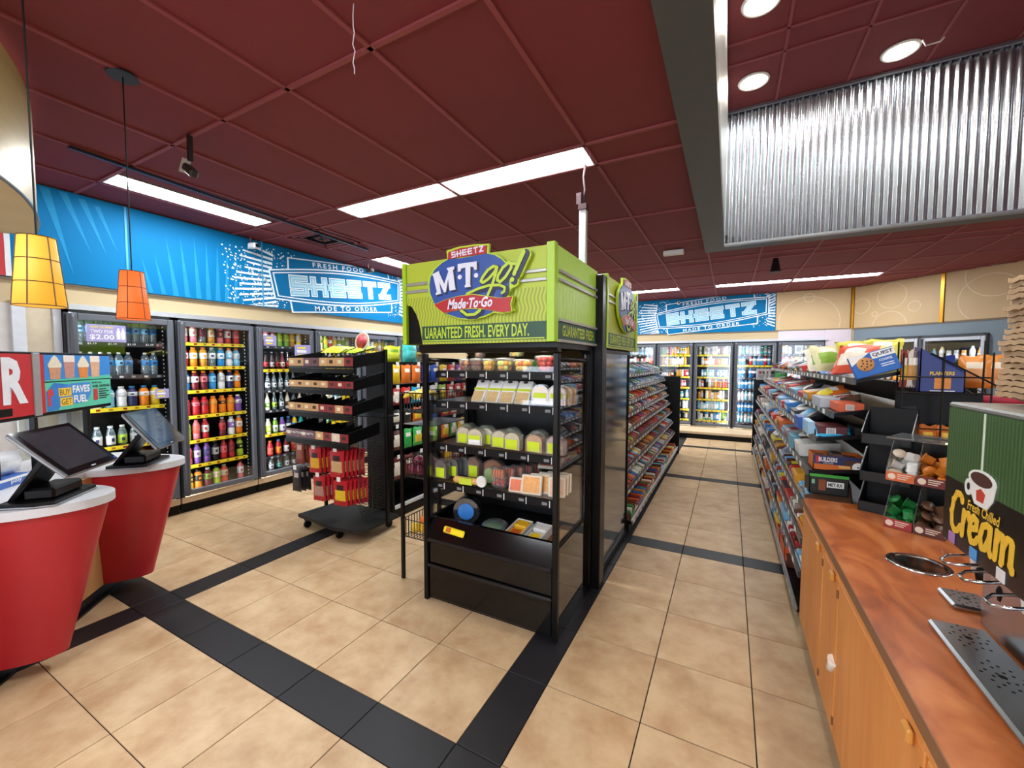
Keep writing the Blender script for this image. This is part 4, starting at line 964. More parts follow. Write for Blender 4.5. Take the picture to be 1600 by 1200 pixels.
def wedge(x, z, label, k):
    """sandwich half-pack standing tilted back: card box with clear window"""
    t = thing('sandwich_pack', label, 'sandwich', (x, YC + .135, z), R(k), 'sandwich packs on the second shelf'); M = RX(R(-28))
    MB().box(-.05, .05, 0, .055, 0, .155, c=.006, M=M).build('carton', PAPER, t)
    MB().box(-.044, .044, -.0015, 0, .005, .075, c=.0, M=M).build('sandwich', mat('#d3b27c', .6, var=.25, scale=50), t)
    MB().box(-.05, .05, -.002, 0, .082, .098, M=M).build('lime_band', mat('#c5d420', .5), t)
    MB().lathe([(.018, 0), (.0001, .0012)], 12, M=M @ T(0, -.001, .142) @ RX(R(90)), sy=.5).build('badge_print', mat('#3b3532', .5), t)
for k, (x, r) in enumerate(((-.15, 12), (-.045, 10), (.06, 4), (.165, 6))):
    wedge(cx(x), 1.3005, ['sandwich pack leaning, leftmost on the second shelf', 'sandwich pack second from left on the second shelf', 'white sandwich pack third from left on the second shelf', 'white sandwich pack next to the round wraps'][k], -r)
def clam(x, y, z, w, h, d, food, label, lab=1, rz=0, cat='food pack', grp='clamshell packs', white=0):
    t = thing('clamshell_pack', label, cat, (x, y, z), R(rz), grp)
    def arch(s): return [(-w / 2 * s, 0.004), (w / 2 * s, 0.004), (w / 2 * s, h * .62 * s)] + [(w / 2 * s * math.cos(a_), h * .62 * s + h * .36 * s * math.sin(a_)) for a_ in (.5, 1.05, 1.57, 2.09, 2.64)] + [(-w / 2 * s, h * .62 * s)]
    MB().prism(arch(1.0), 0, d).build('shell', PLASTIC, t)
    MB().prism([(p[0], p[1] + .002) for p in arch(.9)], .006, d - .006).build('food', mat(food, .5, var=.35, scale=55), t)
    if lab:
        b = MB().box(-w * .36, w * .36, -.001, 0, h * .08, h * .58, 0)
        if white: b.box(-w * .36, w * .36, -.0015, -.001, h * .08, h * .34, 1)
        b.build('label', [mat('#c3d71f', .5, var=.06), PAPER], t)
    return t
for k, (x, y) in enumerate(((.30, .12), (.405, .12), (.42, .17), (.425, .22))):
    clam(cx(x), YC + y, 1.3005, .11, .125, .04, '#d9a862', ['round wrap pack with lime label on the second shelf', 'round wrap pack at the right post, front one', 'round wrap pack at the right post, middle one', 'round wrap pack at the right post, rear one'][k], white=1, grp='wrap packs')
CR = '#ddceb0'
for k, (x, y, f, wv, lb) in enumerate([(-.30, .25, '#7f8f54', 1, 'wrap pack at the left rear of the third shelf'), (-.245, .13, CR, 0, 'wrap pack with lime label, front left of the third shelf'), (-.145, .11, CR, 1, 'wrap pack with white label, third shelf'),
        (-.10, .17, CR, 0, 'wrap pack behind the white labelled one'), (-.15, .24, '#9aa072', 0, 'salad wrap second row, third shelf left'), (.025, .12, CR, 0, 'wrap pack left of the middle pair, third shelf'), (.125, .10, CR, 0, 'wrap pack right of the middle pair, third shelf'),
        (.05, .22, '#8f9a76', 0, 'salad wrap behind the middle pair'), (.27, .10, '#d7a884', 0, 'wrap pack cut open to the filling, third shelf right'), (.24, .22, '#7f8a70', 0, 'salad wrap behind the cut one'), (.40, .10, '#c9b0b4', 0, 'blue tinted pack at the right post, third shelf')]):
    clam(cx(x), YC + y, 1.0205, .115, .118, .055, f, lb, white=wv, rz=random.uniform(-6, 6), grp='wrap packs on the third shelf')
Z4 = .7805
for k, (x, y, w, h, f, lb, l) in enumerate([(-.40, .09, .095, .13, '#5c4238', 'nut snack pack with lime label, left front of the fourth shelf', 1), (-.355, .16, .095, .13, '#4a3a34', 'nut snack pack behind, second in line', 1), (-.31, .23, .095, .13, '#453632', 'nut snack pack, third in line', 0),
        (-.215, .20, .09, .15, '#7a4a34', 'dark snack pack with lime label, fourth shelf', 1), (-.10, .26, .15, .13, '#c2703a', 'orange dip tray standing behind the vegetables', 0), (-.06, .15, .085, .11, '#8fae5c', 'green cucumber pack on the fourth shelf', 0)]):
    clam(cx(x), YC + y, Z4, w, h, .05, f, lb, l, grp='snack packs on the fourth shelf')
t = thing('bread_pack', 'long wrapped bread pack lying at the front of the fourth shelf', 'food pack', (cx(-.17), YC + .075, Z4), R(4))
MB().tube([(-.10, 0, .022), (-.09, 0, .024), (.09, 0, .024), (.10, 0, .022)], [.012, .022, .022, .012], 10).build('bread', mat('#d1a35f', .5, var=.25, scale=40), t, True)
MB().box(-.05, .04, -.0245, .0, .004, .044).build('label', mat('#b9cc2c', .5), t)
def veg(x, y, z, label, food, n, col2=None):
    t = thing('vegetable_cup', label, 'vegetable cup', (x, y, z), R(random.uniform(-8, 8)), 'carrot and tomato cups')
    MB().box(-.05, .05, 0, .045, 0, .125, c=.012).build('shell', PLASTIC, t)
    for k in range(7): MB().tube([(-.035 + k * .011, .012 + .01 * (k % 2), .062), (-.03 + k * .010, .014 + .01 * (k % 2), .115)], [.007, .008], 6).build('carrot', mat(food, .4, var=.15), t, True)
    for k in range(5): MB().lathe([(.0001, -.012), (.009, -.008), (.012, 0), (.009, .008), (.0001, .012)], 7, c=(-.032 + k * .016, .015 + .012 * (k % 2), .026 + .016 * (k % 2))).build('tomato', mat(col2 or '#c8281e', .3), t, True)
veg(cx(.035), YC + .085, Z4, 'cup of orange carrots over red tomatoes at the front', '#e0742a', 0)
for k in range(4): veg(cx(.075 + k * .033), YC + .14 + k * .055, Z4, 'carrot and tomato cup, %s in the row behind the front one' % ORD[k], '#c9552a', 0)
o = MB().lathe([(.034, -.008), (.036, 0), (.034, .008)], 16).build('dip_cup', mat('#d9d9d4', .4)); o.matrix_world = T(cx(-.06), YC + .06, Z4 + .037) @ RX(R(90)); tag(o, 'small white round dip cup beside the carrots', 'dip cup')
def tray(x, y, z, w, h, rx, rz, label, food='#d8963f'):
    t = thing('meat_pack', label, 'meat pack', (x, y, z), R(rz), 'cheese and meat packs'); M = RX(R(rx))
    MB().box(-w / 2, w / 2, 0, .022, 0, h, c=.006, M=M).build('tray', mat('#dcd2bd', .4, var=.08), t)
    MB().box(-w / 2 + .012, w / 2 - .012, -.002, 0, .012, h - .012, M=M).build('food_window', mat(food, .35, var=.35, scale=45), t)
for k in range(4): tray(cx(.265 + k * .035), YC + .075 + k * .045, Z4, .125, .115, -14, 8, ['orange cheese pack leaning at the front, fourth shelf', 'cheese pack second in the leaning row', 'cheese pack third in the leaning row', 'cheese pack fourth in the leaning row'][k])
tray(cx(.165), YC + .07, Z4, .09, .09, -16, 4, 'carrot stick pack left of the cheese packs', '#d8652c')
tray(cx(.30), YC + .25, Z4 + .13, .14, .13, -70, 6, 'meat pack lying flat on top of the cheese packs', '#9c4a38')
for k in range(3): tray(cx(.415), YC + .10 + k * .05, Z4, .10, .115, -8, 12, 'clear meat pack at the right post, %s in line' % ORD[k], '#d9b08c')
# deck items
ZD = .4755
t = thing('food_tub', 'large clear round tub with blue label lying on its side in the deck', 'tub', (cx(-.27), YC + .22, ZD + .085), R(20))
MB().lathe([(.085, -.05), (.09, 0), (.088, .05)], 20, M=RX(R(90))).build('tub', glass('#c9ced2', .2, 'smoky_tub', .05, dens=.35, dcol='#3a3d42'), t, True)
MB().lathe([(.055, -.0535), (.0001, -.054)], 16, M=RX(R(90))).lathe([(.055, .0535), (.0001, .054)], 16, M=RX(R(90))).build('label', mat('#2f78c4', .4, var=.2), t)
t = thing('bagel_pack', 'flat clear pack of pale bagels in front of the blue tub', 'food pack', (cx(-.33), YC + .115, ZD))
MB().box(-.075, .075, -.03, .03, 0, .03, c=.012).build('shell', PLASTIC, t); MB().tube([(-.05, 0, .014), (.05, 0, .014)], .011, 8).build('bagel', mat('#c9a884', .6, var=.3, scale=60), t, True)
t = thing('salad_bowl', 'round clear bowl of green salad in the deck', 'salad', (cx(-.03), YC + .17, ZD))
MB().lathe([(.05, 0), (.08, .03), (.085, .045), (.06, .06), (.0001, .066)], 18).build('bowl', PLASTIC, t, True); MB().lathe([(.04, .004), (.072, .03), (.05, .052), (.0001, .056)], 14).build('salad', mat('#3f6a32', .5, var=.5, scale=70), t, True)
def carton(x, y, label, k):
    t = thing('snack_carton', label, 'carton', (x, y, ZD), R(-6), 'white cartons in the deck'); M = RX(R(12))
    b = MB(); w, d, h = .055, .16, .05
    b.box(-w, w, 0, d, 0, .004, M=M).box(-w, -w + .003, 0, d, 0, h, M=M).box(w - .003, w, 0, d, 0, h, M=M).box(-w, w, 0, .003, 0, h * .7, M=M).box(-w, w, d - .003, d, 0, h, M=M); b.build('tray', mat('#d8d6d2', .5), t)
    for j in range(2): MB().box(-.046, .046, .01 + j * .075, .075 + j * .075, .006, .040 + .012 * j, c=.008, M=M).build('snack_pack', mat(['#e2a91e', '#d9d5cc'][(k) % 2], .4, var=.3, scale=50), t)
    MB().box(-.03, .03, .02, .06, .0402, .0412, M=M).build('print', mat('#f2c81e' if k else '#c4571e', .5), t)
carton(cx(.14), YC + .095, 'white carton of yellow snack packs in the deck', 0); carton(cx(.27), YC + .095, 'white carton of white snack packs in the deck', 1)
o = MB().box(-.06, .06, 0, .36, 0, .004).build('cardboard_sheet', mat('#b98550', .7, var=.1)); o.location = (cx(.38), YC + .10, ZD); tag(o, 'brown cardboard sheet in the right corner of the deck', 'cardboard')
t = thing('snack_bar', 'yellow wrapped snack bar lying on the front ledge', 'snack bar', (cx(-.235), YC + .02, .483), R(-6)); M = RX(R(64))
MB().box(-.085, .085, -.02, .02, 0, .016, c=.007, M=M).build('wrapper', mat('#eed51c', .35, var=.08), t); MB().box(-.06, -.02, -.014, .016, .016, .0168, M=M).build('print', mat('#c2601e', .5), t)

# ================================================================== PRODUCE STAND
def wire_basket(root, x0, x1, y0, y1, z0, z1, name='basket'):
    b = MB(); r = .003
    for z in (z0, z1): b.tube([(x0, y0, z), (x1, y0, z), (x1, y1, z), (x0, y1, z)], r * 1.3, 5, closed=True)
    n = int((x1 - x0) / .024)
    for k in range(n + 1):
        x = x0 + (x1 - x0) * k / n; b.tube([(x, y0, z1), (x, y0, z0), (x, y1, z0), (x, y1, z1)], r, 4)
    n = int((y1 - y0) / .03)
    for k in range(1, n):
        y = y0 + (y1 - y0) * k / n; b.tube([(x0, y, z1), (x0, y, z0)], r, 4); b.tube([(x1, y, z1), (x1, y, z0)], r, 4)
    for k in range(1, 6): b.tube([(x0, y0 + (y1 - y0) * k / 6, z0), (x1, y0 + (y1 - y0) * k / 6, z0)], r, 4)
    return b.build(name, WIRE, root)
st = thing('produce_stand', 'black wire produce stand beside the left of the open case', 'produce stand', (-2.03, 2.18, 0))
for (x, y) in ((0, 0), (.26, 0), (0, .42), (.26, .42)): MB().box(x - .012, x + .012, y - .012, y + .012, 0, 1.33, c=.003).build('leg', BLACKM, st)
wire_basket(st, .0, .26, .0, .42, 1.20, 1.335); wire_basket(st, .0, .26, .0, .42, .745, .865); wire_basket(st, .0, .26, .0, .42, .31, .435)
MB().box(.0, .26, .0, .42, 1.11, 1.115).build('tray', BLACK, st)
def banana(x, y, z, rz, tilt, label):
    pts = []; rr = []
    for k in range(9):
        u = k / 8; a = (u - .5) * 1.5; pts.append((.10 * math.sin(a) * 1.05, 0, .10 * math.cos(a))); rr.append(.019 * (math.sin(math.pi * min(1, u * .9 + .07)) ** .5))
    rr[-1] = .006; rr[0] = .005
    o = MB().tube(pts, rr, 8).build('banana', mat('#dfc02f', .45, var=.12, scale=25), None, True)
    MB().tube([pts[-1], (pts[-1][0] + .018, 0, pts[-1][2] - .016)], .006, 6).build('stem', mat('#6e6a2a', .6), o)
    o.matrix_world = T(x, y, z) @ RZ(rz) @ RX(tilt); tag(o, label, 'banana', 'bananas in the wire basket')
for k in range(7): banana(-2.00 + (k % 4) * .055, 2.24 + (k // 4) * .10 + (k % 2) * .02, 1.235, R(70 + 9 * k), R(24 - k * 6), 'yellow banana in the wire basket, %s from left' % ORD[k])
def ball(name, col, x, y, z, r, label, cat, grp, top=None):
    o = MB().lathe([(.0001, -r), (r * .6, -r * .82), (r * .95, -r * .35), (r, .05 * r), (r * .8, r * .6), (r * .3, r * .92), (.0001, r * (1.15 if top else .97))], 12).build(name, mat(col, .4, var=.2, scale=20), None, True)
    o.location = (x, y, z); tag(o, label, cat, grp); return o
for k in range(12):
    lv = k // 8; i = k % 8
    ball('red_onion', '#6d1f35', -1.985 + (i % 4) * .068 + lv * .03, 2.235 + (i // 4) * .085 + lv * .03, .785 + lv * .06, .036, 'red onion in the middle wire basket, %s counted from the left front' % ORD[k], 'onion', 'red onions', 1)
for k in range(5): ball('squash' if k < 3 else 'orange_fruit', ['#d9b432', '#e0a82a', '#c9b23a', '#e0701e', '#e57a22'][k], -1.97 + (k % 3) * .085, 2.25 + (k // 3) * .1, .36 + .01 * (k % 2), .042, ['yellow squash at the left of the lowest basket', 'yellow squash in the middle of the lowest basket', 'yellow squash by the case in the lowest basket', 'orange at the rear of the lowest basket, left', 'orange at the rear of the lowest basket, right'][k], 'fruit' if k > 2 else 'squash', 'fruit in the lowest basket')

# ================================================================== BAGS
def bag(w, h, d, col, panel, mark, M, label, group, name='snack_bag', cat='snack bag', tagcard=False):
    key = ('bag', w, h, d, col, panel, mark)
    if key not in bm:
        nu, nv = 8, 10; ph = (len(bm) * 1.7) % 6.28
        def sh(sgn):
            def fn(u, v):
                vv = min(1, max(0, (v - .05) / .90)); e = (math.sin(math.pi * u) ** .5) * (math.sin(math.pi * vv) ** .5) if 0 < u < 1 and 0 < vv < 1 else 0
                wx_ = (u - .5) * w * (1 - .07 * math.sin(math.pi * vv)) * (1 + .025 * math.sin(vv * 17 + ph)); wr = .16 * math.sin(u * 13 + v * 7 + ph) * math.sin(v * 15 + ph)
                return (wx_, sgn * d / 2 * e * (1 + wr) + .004 * math.sin(u * 21 + ph) * (1 if v in (0, 1) else 0), v * h + .006 * math.sin(u * 9 + ph) * (1 if v > .95 else 0))
            return fn
        b = MB(); b.grid(sh(-1), nu, nv, 0)
        b.grid(sh(1), nu, nv, 0)
        for i in range(nu * nv):
            row = i // nu; c_ = i % nu
            if 2 <= row <= 5 and 1 <= c_ <= 6: b.m[i] = 1
            if row in (6, 7) and 2 <= c_ <= 5: b.m[i] = 2
        bm[key] = b.mesh(name, [mat(col, .32, var=.12, scale=30), mat(panel, .35, var=.2, scale=40), mat(mark, .4)], True)
    ob = obj(name, bm[key]); ob.matrix_world = M; tag(ob, label, cat, group)
    if tagcard:
        key2 = ('peg', w)
        if key2 not in bm: bm[key2] = MB().box(-.02, .02, -d / 2 - .012, -d / 2 - .010, h - .01, h + .03).mesh('price_card', PAPER)
        obj('price_card', bm[key2], ob)
    return ob

# ================================================================== ROLLING JERKY RACK
rk = thing('rolling_rack', 'black rolling rack with slanted trays and hanging jerky bags', 'display rack', (-3.12, 2.35, 0))
CARD = [mat('#cfa36a', .55, var=.1), mat('#8d2a2e', .5, var=.15), mat('#6e4a55', .5), mat('#e2d6c2', .55)]
trays = [(1.515, 0, .085), (1.33, .0, .07), (1.12, -.02, .08), (.875, -.07, .085)]
cards = [[0, 0, 2, 2, 0, 0, 0, 1], [0, 0, 0, 0, 0, 1, 1, 1], [0, 0, 0, 0, 1, 1, 0, 1], [2, 2, 2, 2, 0, 1, 3, 1]]
for i, (z, dx, h) in enumerate(trays):
    x0, x1 = -.41 + dx, .42 + dx; tr = MB()
    tr.add([(x0, 0, z), (x1, 0, z), (x1, .34, z + .06), (x0, .34, z + .06)], [(0, 1, 2, 3)]).add([(x0, 0, z - .006), (x1, 0, z - .006), (x1, .34, z + .054), (x0, .34, z + .054)], [(3, 2, 1, 0)])
    tr.prism([(0, z - .02), (.34, z + .03), (.34, z + .135), (0, z + h - .005)], x0, x0 + .006, axis='x').prism([(0, z - .02), (.34, z + .03), (.34, z + .135), (0, z + h - .005)], x1 - .006, x1, axis='x').box(x0, x1, 0, .004, z - .02, z + h * .8)
    to = tr.build('tray', BLACKM, rk)
    for k in range(8): MB().box(x0 + .004 + k * .1035, x0 + .104 + k * .1035, -.004, -.001, z + .0, z + h * .82).build('front_card', CARD[cards[i][k]], to)
    b = MB()
    for k in range(8): b.box(x0 + .03 + k * .1035, x0 + .072 + k * .1035, -.0055, -.004, z + h * .25, z + h * .6, k % 2)
    b.build('card_print', [mat('#efe0c0', .5), mat('#3a1d1a', .5)], to, kind='stuff')
    if i == 3: text('PATTY PATTY PATTY PATTY', .38, .022, WHITE, to, T(x0 + .205, -.006, z + h * .45) @ FRONT, bold=.03)
    b = MB()
    for k in range(1, 8): b.add([(x0 + k * .104, .01, z + .002), (x0 + k * .104, .33, z + .06), (x0 + k * .104, .33, z + .10), (x0 + k * .104, .01, z + .03)], [(0, 1, 2, 3)])
    b.build('divider', WIRE, to)
    MB().box(x0, x1, .0, .012, z - .06, z - .022).build('under_rail', BLACK, to)
for x in (-.40, .425): MB().box(x - .014, x + .014, .335, .363, .10, 1.66, c=.003).build('upright', BLACKM, rk)
b = MB()
for k in range(30): b.tube([(.41, .05, .25 + k * .021), (.41, .33, .25 + k * .021)], .0022, 4)
for y in (.05, .19, .33): b.tube([(.41, y, .24), (.41, y, .88)], .003, 4)
b.build('wire_panel', mat('#2a2a2c', .35), rk)
b = MB()
for k in range(22): b.tube([(-.38, .34, .2 + k * .03), (.40, .34, .2 + k * .03)], .002, 4)
for k in range(9): b.tube([(-.38 + k * .0975, .342, .2), (-.38 + k * .0975, .342, .86)], .002, 4)
b.build('wire_panel', WIRE, rk)
MB().box(-.40, .43, .30, .50, 1.05, 1.06).build('rear_shelf', BLACK, rk)
MB().prism([(-.42, .06), (.15, .0), (.36, .04), (.42, .12), (.42, .50), (-.38, .50)], .095, .125, axis='z').build('base_plate', mat('#0e0e0f', .6, var=.2), rk)
for (x, y) in ((-.33, .09), (.13, .07), (.33, .46), (-.3, .46)):
    c = MB().lathe([(.034, -.012), (.036, -.008), (.036, .008), (.034, .012)], 14, M=T(x, y, .036) @ RY(R(90))).box(x - .02, x + .02, y - .02, y + .02, .072, .096).box(x - .02, x - .016, y - .012, y + .012, .03, .08).box(x + .016, x + .02, y - .012, y + .012, .03, .08)
    c.build('caster', BLACK, rk)
for (x, z, n) in ((-.33, .80, 1), (-.20, .81, 1), (.10, .80, 1), (-.15, .57, 1), (.14, .57, 1), (-.36, .55, 1)):
    MB().tube([(x, .33, z), (x, .07, z), (x, .06, z + .012)], .003, 5).build('peg', CHROME, rk)
RB = [('#b5222b', '#e0b42a'), ('#b5222b', '#cdbb96')]
for gi, (x, z, w, h, pc, nm) in enumerate([(-.20, .535, .15, .235, 1, 'upper left'), (.09, .53, .17, .245, 0, 'upper right'), (-.15, .285, .15, .23, 1, 'lower left'), (.13, .285, .165, .23, 0, 'lower right')]):
    for k in range(6):
        p = ['#d9a92a', '#c9a874', '#b08a7a', '#e0bf2a'][gi]
        bag(w, h, .022, '#b3202a', p, '#2a1a1a', T(-3.12 + x + .014 * k, 2.35 + .09 + k * .033, z) @ RZ(R(6)), 'red jerky bag on the %s peg of the rolling rack, %s from the front' % (nm, ORD[k]), 'red jerky bags on the rolling rack', 'jerky_bag', 'jerky bag', k == 0)
for k in range(3): bag(.12, .22, .018, '#6e2b22', '#8a4a3a', '#c9a08a', T(-3.12 - .40 + .015 * k, 2.43 + k * .04, .60) @ RZ(R(4)), 'brown jerky bag at the upper left of the rolling rack, %s from the front' % ORD[k], 'brown jerky bags', 'jerky_bag', 'jerky bag', k == 0)
for k in range(3): bag(.12, .22, .018, '#17161a', '#2b292c', '#b9b2a8', T(-3.12 - .44 + .015 * k, 2.42 + k * .04, .335) @ RZ(R(4)), 'black jerky bag at the lower left of the rolling rack, %s from the front' % ORD[k], 'black jerky bags', 'jerky_bag', 'jerky bag', k == 0)
rnd = random.Random(3)
for i, (z, dx, h) in enumerate(trays[:3]):
    for k in range(7):
        if i == 0 and k < 4: continue
        if rnd.random() < .25: continue
        c = rnd.choice(['#c9b81e', '#3b1a1e', '#8aa31e', '#5a1a22', '#2a4a7a', '#c98a2a', '#6b1f28'])
        o = MB().box(-.012, .012, .0, .22, 0, .014, c=.005).build('meat_stick', mat(c, .35, var=.15)); o.matrix_world = T(-3.12 - .41 + dx + .05 + k * .1035, 2.37 + .02, z + .008) @ RX(R(10)) @ RZ(R(rnd.uniform(-12, 12)))
        tag(o, 'wrapped meat stick, slot %s of the %s slanted tray' % (ORD[k], ORD[i]), 'meat stick', 'meat sticks in the slanted trays')
for k, (x, y, rz, c, lb) in enumerate([(-.06, .20, 20, '#a9c41e', 'lime green bag lying on the rack top, left'), (.10, .24, -10, '#9cc022', 'lime green bag lying on the rack top, middle'), (.02, .1, 30, '#d6cf2a', 'yellow bag sliding off the rack top')]):
    bag(.17, .24, .05, c, '#d9d23a', '#3b6a1e', T(-3.12 + x, 2.35 + y, 1.63) @ RZ(R(rz)) @ RX(R(-75)), lb, 'bags on top of the rack')
o = MB().lathe([(.085, -.006), (.09, 0), (.085, .006)], 24).lathe([(.068, -.0065), (.0001, -.0066)], 20, mi=1).lathe([(.068, .0065), (.0001, .0066)], 20, mi=1).build('round_sign', [mat('#d9cdb4', .5), mat('#b8343a', .5, var=.25, scale=30)], None, True)
o.matrix_world = T(-3.12 + .16, 2.35 + .33, 1.735) @ RX(R(82)); tag(o, 'round red and cream sign standing on the rolling rack', 'sign')

# ================================================================== CHIP GONDOLA (behind the rack)
gb = thing('shelf_gondola', 'black pegboard gondola of snack bags behind the rolling rack', 'gondola', (-2.88, 2.98, 0), R(90), 'store gondolas')
GL = 4.2
MB().box(0, GL, .30, .34, .0, 1.55).build('back_panel', BLACK, gb); MB().box(0, GL, .0, .34, .0, .10).build('base', BLACK, gb); MB().box(0, GL, .0, .34, .10, .125).build('deck', BLACKM, gb)
MB().box(0, GL, -.014, 0, .095, .135, c=.004).build('white_rail', mat('#c9cbcc', .4), gb)
MB().box(-.02, 0, .0, .34, .0, 1.55).build('end_panel', BLACK, gb)
rows = [(1.33, .19, .145, ['#e0b81e', '#d8702a', '#d8702a', '#2f4aa8', '#2f4aa8', '#e0b81e', '#c8382a', '#7a4a9a']), (1.12, .17, .14, ['#b83a34', '#c8302c', '#2fa0c4', '#dcd6d2', '#dcd6d2', '#8fae3a', '#b8322c']),
        (.92, .15, .15, ['#2a2a2c', '#2a2a2c', '#d86a24', '#d86a24', '#2f5aa8', '#b3222b', '#b3222b']), (.66, .2, .15, ['#5a2a24', '#2fa84a', '#3fb455', '#2a9c6a', '#7ab83a', '#d86a2a', '#3b8a3a', '#d9a82a']), (.36, .23, .16, ['#6a2a22', '#6a2a22', '#221f1c', '#221f1c', '#221f1c', '#d98a2a', '#8a2a2a'])]
rn = ['topmost', 'second', 'third', 'fourth', 'lowest']
for i, (z, h, w, cols) in enumerate(rows):
    for k in range(15):
        c = cols[k % len(cols)]
        MBk = T(-2.88 - .06, 3.07 + k * (w + .012), z) @ RZ(R(90))
        bag(w, h, .05, c, ['#e6dccb', c, '#f0c83a'][k % 3 if i else 1], '#f0ead8', MBk, 'snack bag hanging %s from the rack end in the %s peg row' % (ORD[k], rn[i]), 'snack bags on the pegboard', tagcard=(k % 2 == 0))
    MB().box(0, GL, .05, .30, z - .012, z - .004).build('shelf', BLACKM, gb)
bag(.22, .2, .1, '#3fb8b4', '#5cc8c4', '#2f9c98', T(-3.0, 3.35, 1.55) @ RZ(R(90)), 'teal crinkled bag on top of the pegboard gondola', 'bags on the gondola top')
bag(.2, .16, .1, '#b8cf2a', '#d8e04a', '#6a8a1e', T(-3.02, 3.12, 1.55) @ RZ(R(80)), 'lime bag on top of the pegboard gondola', 'bags on the gondola top')

# ================================================================== CANDY GONDOLA (left of the aisle)
WR = ['#7a2a22', '#c8342a', '#e08a24', '#e6c82c', '#d9d4cc', '#5a2e1e', '#8a4a2a', '#2f6ab4', '#b83a6a', '#e8e4dc', '#4a2018', '#d85a28', '#7ab8d8', '#3f8a4a', '#a82030', '#efe9df', '#6b3a22']
def candy_mesh(w, d, h, c1, c2, c3):
    """open counter box with rows of wrapped bars in it"""
    key = ('candy', w, d, h, c1, c2, c3)
    if key in bm: return bm[key]
    b = MB(); e = .004
    b.box(-w / 2, w / 2, 0, d, 0, e, 0).prism([(0, 0), (d, 0), (d, h * 1.1), (0, h * .55)], -w / 2, -w / 2 + e, 0, axis='x').prism([(0, 0), (d, 0), (d, h * 1.1), (0, h * .55)], w / 2 - e, w / 2, 0, axis='x').box(-w / 2, w / 2, 0, e, 0, h * .55, 1).box(-w / 2, w / 2, d - e, d, 0, h * 1.25, 1)
    n = max(2, int(w / .04))
    for k in range(n):
        x0 = -w / 2 + e + (w - 2 * e) * k / n; x1 = -w / 2 + e + (w - 2 * e) * (k + 1) / n
        for j in range(2): b.box(x0 + .002, x1 - .002, .008 + j * d * .48, d * .46 + j * d * .48, e, h * (.72 + .16 * ((k + j) % 2)), (2, 3, 1, 2)[(k + 2 * j) % 4], c=.006)
    b.box(-w / 2 + .01, w / 2 - .01, -.0008, 0, h * .12, h * .42, 2)
    bm[key] = b.mesh('candy_box', [mat('#6e4a34', .6, var=.1), mat(c1, .4, var=.15, scale=50), mat(c2, .35, var=.2, scale=60), mat(c3, .35, var=.2, scale=60)])
    return bm[key]
def gondola_shelf(root, x0, x1, yf, yb, zf, zb, rail=True, depth=.02):
    s = MB().add([(x0, yf, zf), (x1, yf, zf), (x1, yb, zb), (x0, yb, zb), (x0, yf, zf - depth), (x1, yf, zf - depth), (x1, yb, zb - depth), (x0, yb, zb - depth)], [(0, 1, 2, 3), (7, 6, 5, 4), (4, 5, 1, 0), (5, 6, 2, 1), (6, 7, 3, 2), (7, 4, 0, 3)]).build('shelf', BLACKM, root)
    b = MB().box(x0, x1, yf - .012, yf, zf - .03, zf + .008, 0); n = int((x1 - x0) / .16)
    for k in range(n): b.box(x0 + .05 + k * .16, x0 + .11 + k * .16, yf - .0135, yf - .012, zf - .024, zf + .002, 1 + k % 2)
    b.build('price_rail', [mat('#55585a', .35, .5), PAPER, mat('#c9cdd2', .5)], s)
    return s
GA0, GA1 = 3.74, 7.46
ga = thing('shelf_gondola', 'black gondola of candy boxes on the left of the aisle', 'gondola', (-.75, GA0, 0), R(90), 'store gondolas')
GLen = GA1 - GA0
MB().box(0, GLen, .66, .70, 0, 1.40).build('back_panel', BLACK, ga)
MB().box(GLen, GLen + .03, -.03, .70, 0, 1.315, c=.004).build('end_panel', BLACKM, ga)
MB().box(0, GLen, .02, .66, 0, .09).build('base', BLACK, ga)
MB().box(0, GLen, -.012, .004, .085, .125, c=.004).build('white_rail', mat('#c6c9ca', .4), ga)
sh_z = [(.10, .0), (.37, .05), (.55, .08), (.725, .105), (.87, .135), (1.01, .165), (1.13, .19), (1.265, .22), (1.41, .26)]
cnt = 0; rnd = random.Random(21)
for i, (z, yf) in enumerate(sh_z):
    gondola_shelf(ga, 0, GLen, yf, yf + .30, z, z + (.10 if i else .0))
    x = .02; k = 0
    pal = WR if i < 7 else ['#d9dee2', '#2f7ac4', '#e8e8e8', '#3f9a5a', '#7ab8d8', '#c8c8cc', '#2a3a7a']
    tilt = math.atan2(.10 if i else 0, .30)
    while x < GLen - .2:
        w = rnd.choice([.16, .2, .24]); c1, c2 = rnd.choice(pal), rnd.choice(pal); h = rnd.choice([.05, .06]) if i else rnd.choice([.1, .12])
        o = obj('candy_box', candy_mesh(w, .26, h, c1, c2, rnd.choice(pal)))
        o.matrix_world = T(-.75, GA0, 0) @ RZ(R(90)) @ T(x + w / 2, yf + .006, z + .001) @ RX(tilt)
        tag(o, 'candy box %s from the green display case on shelf %s from the floor, left gondola' % (ORD[min(k, 39)], ORD[i]), 'candy box', 'candy boxes on the left gondola')
        x += w + .008; k += 1
o = MB().box(-.30, .04, .0, .22, 0, .10, c=.01).build('organizer_bin', glass('#dfe6ea', .2, 'clear_bin', .05, dens=.35, dcol='#8fa0ac')); o.location = (-.82, 7.2, 1.385); tag(o, 'clear plastic bin on top of the far end of the candy gondola', 'bin')

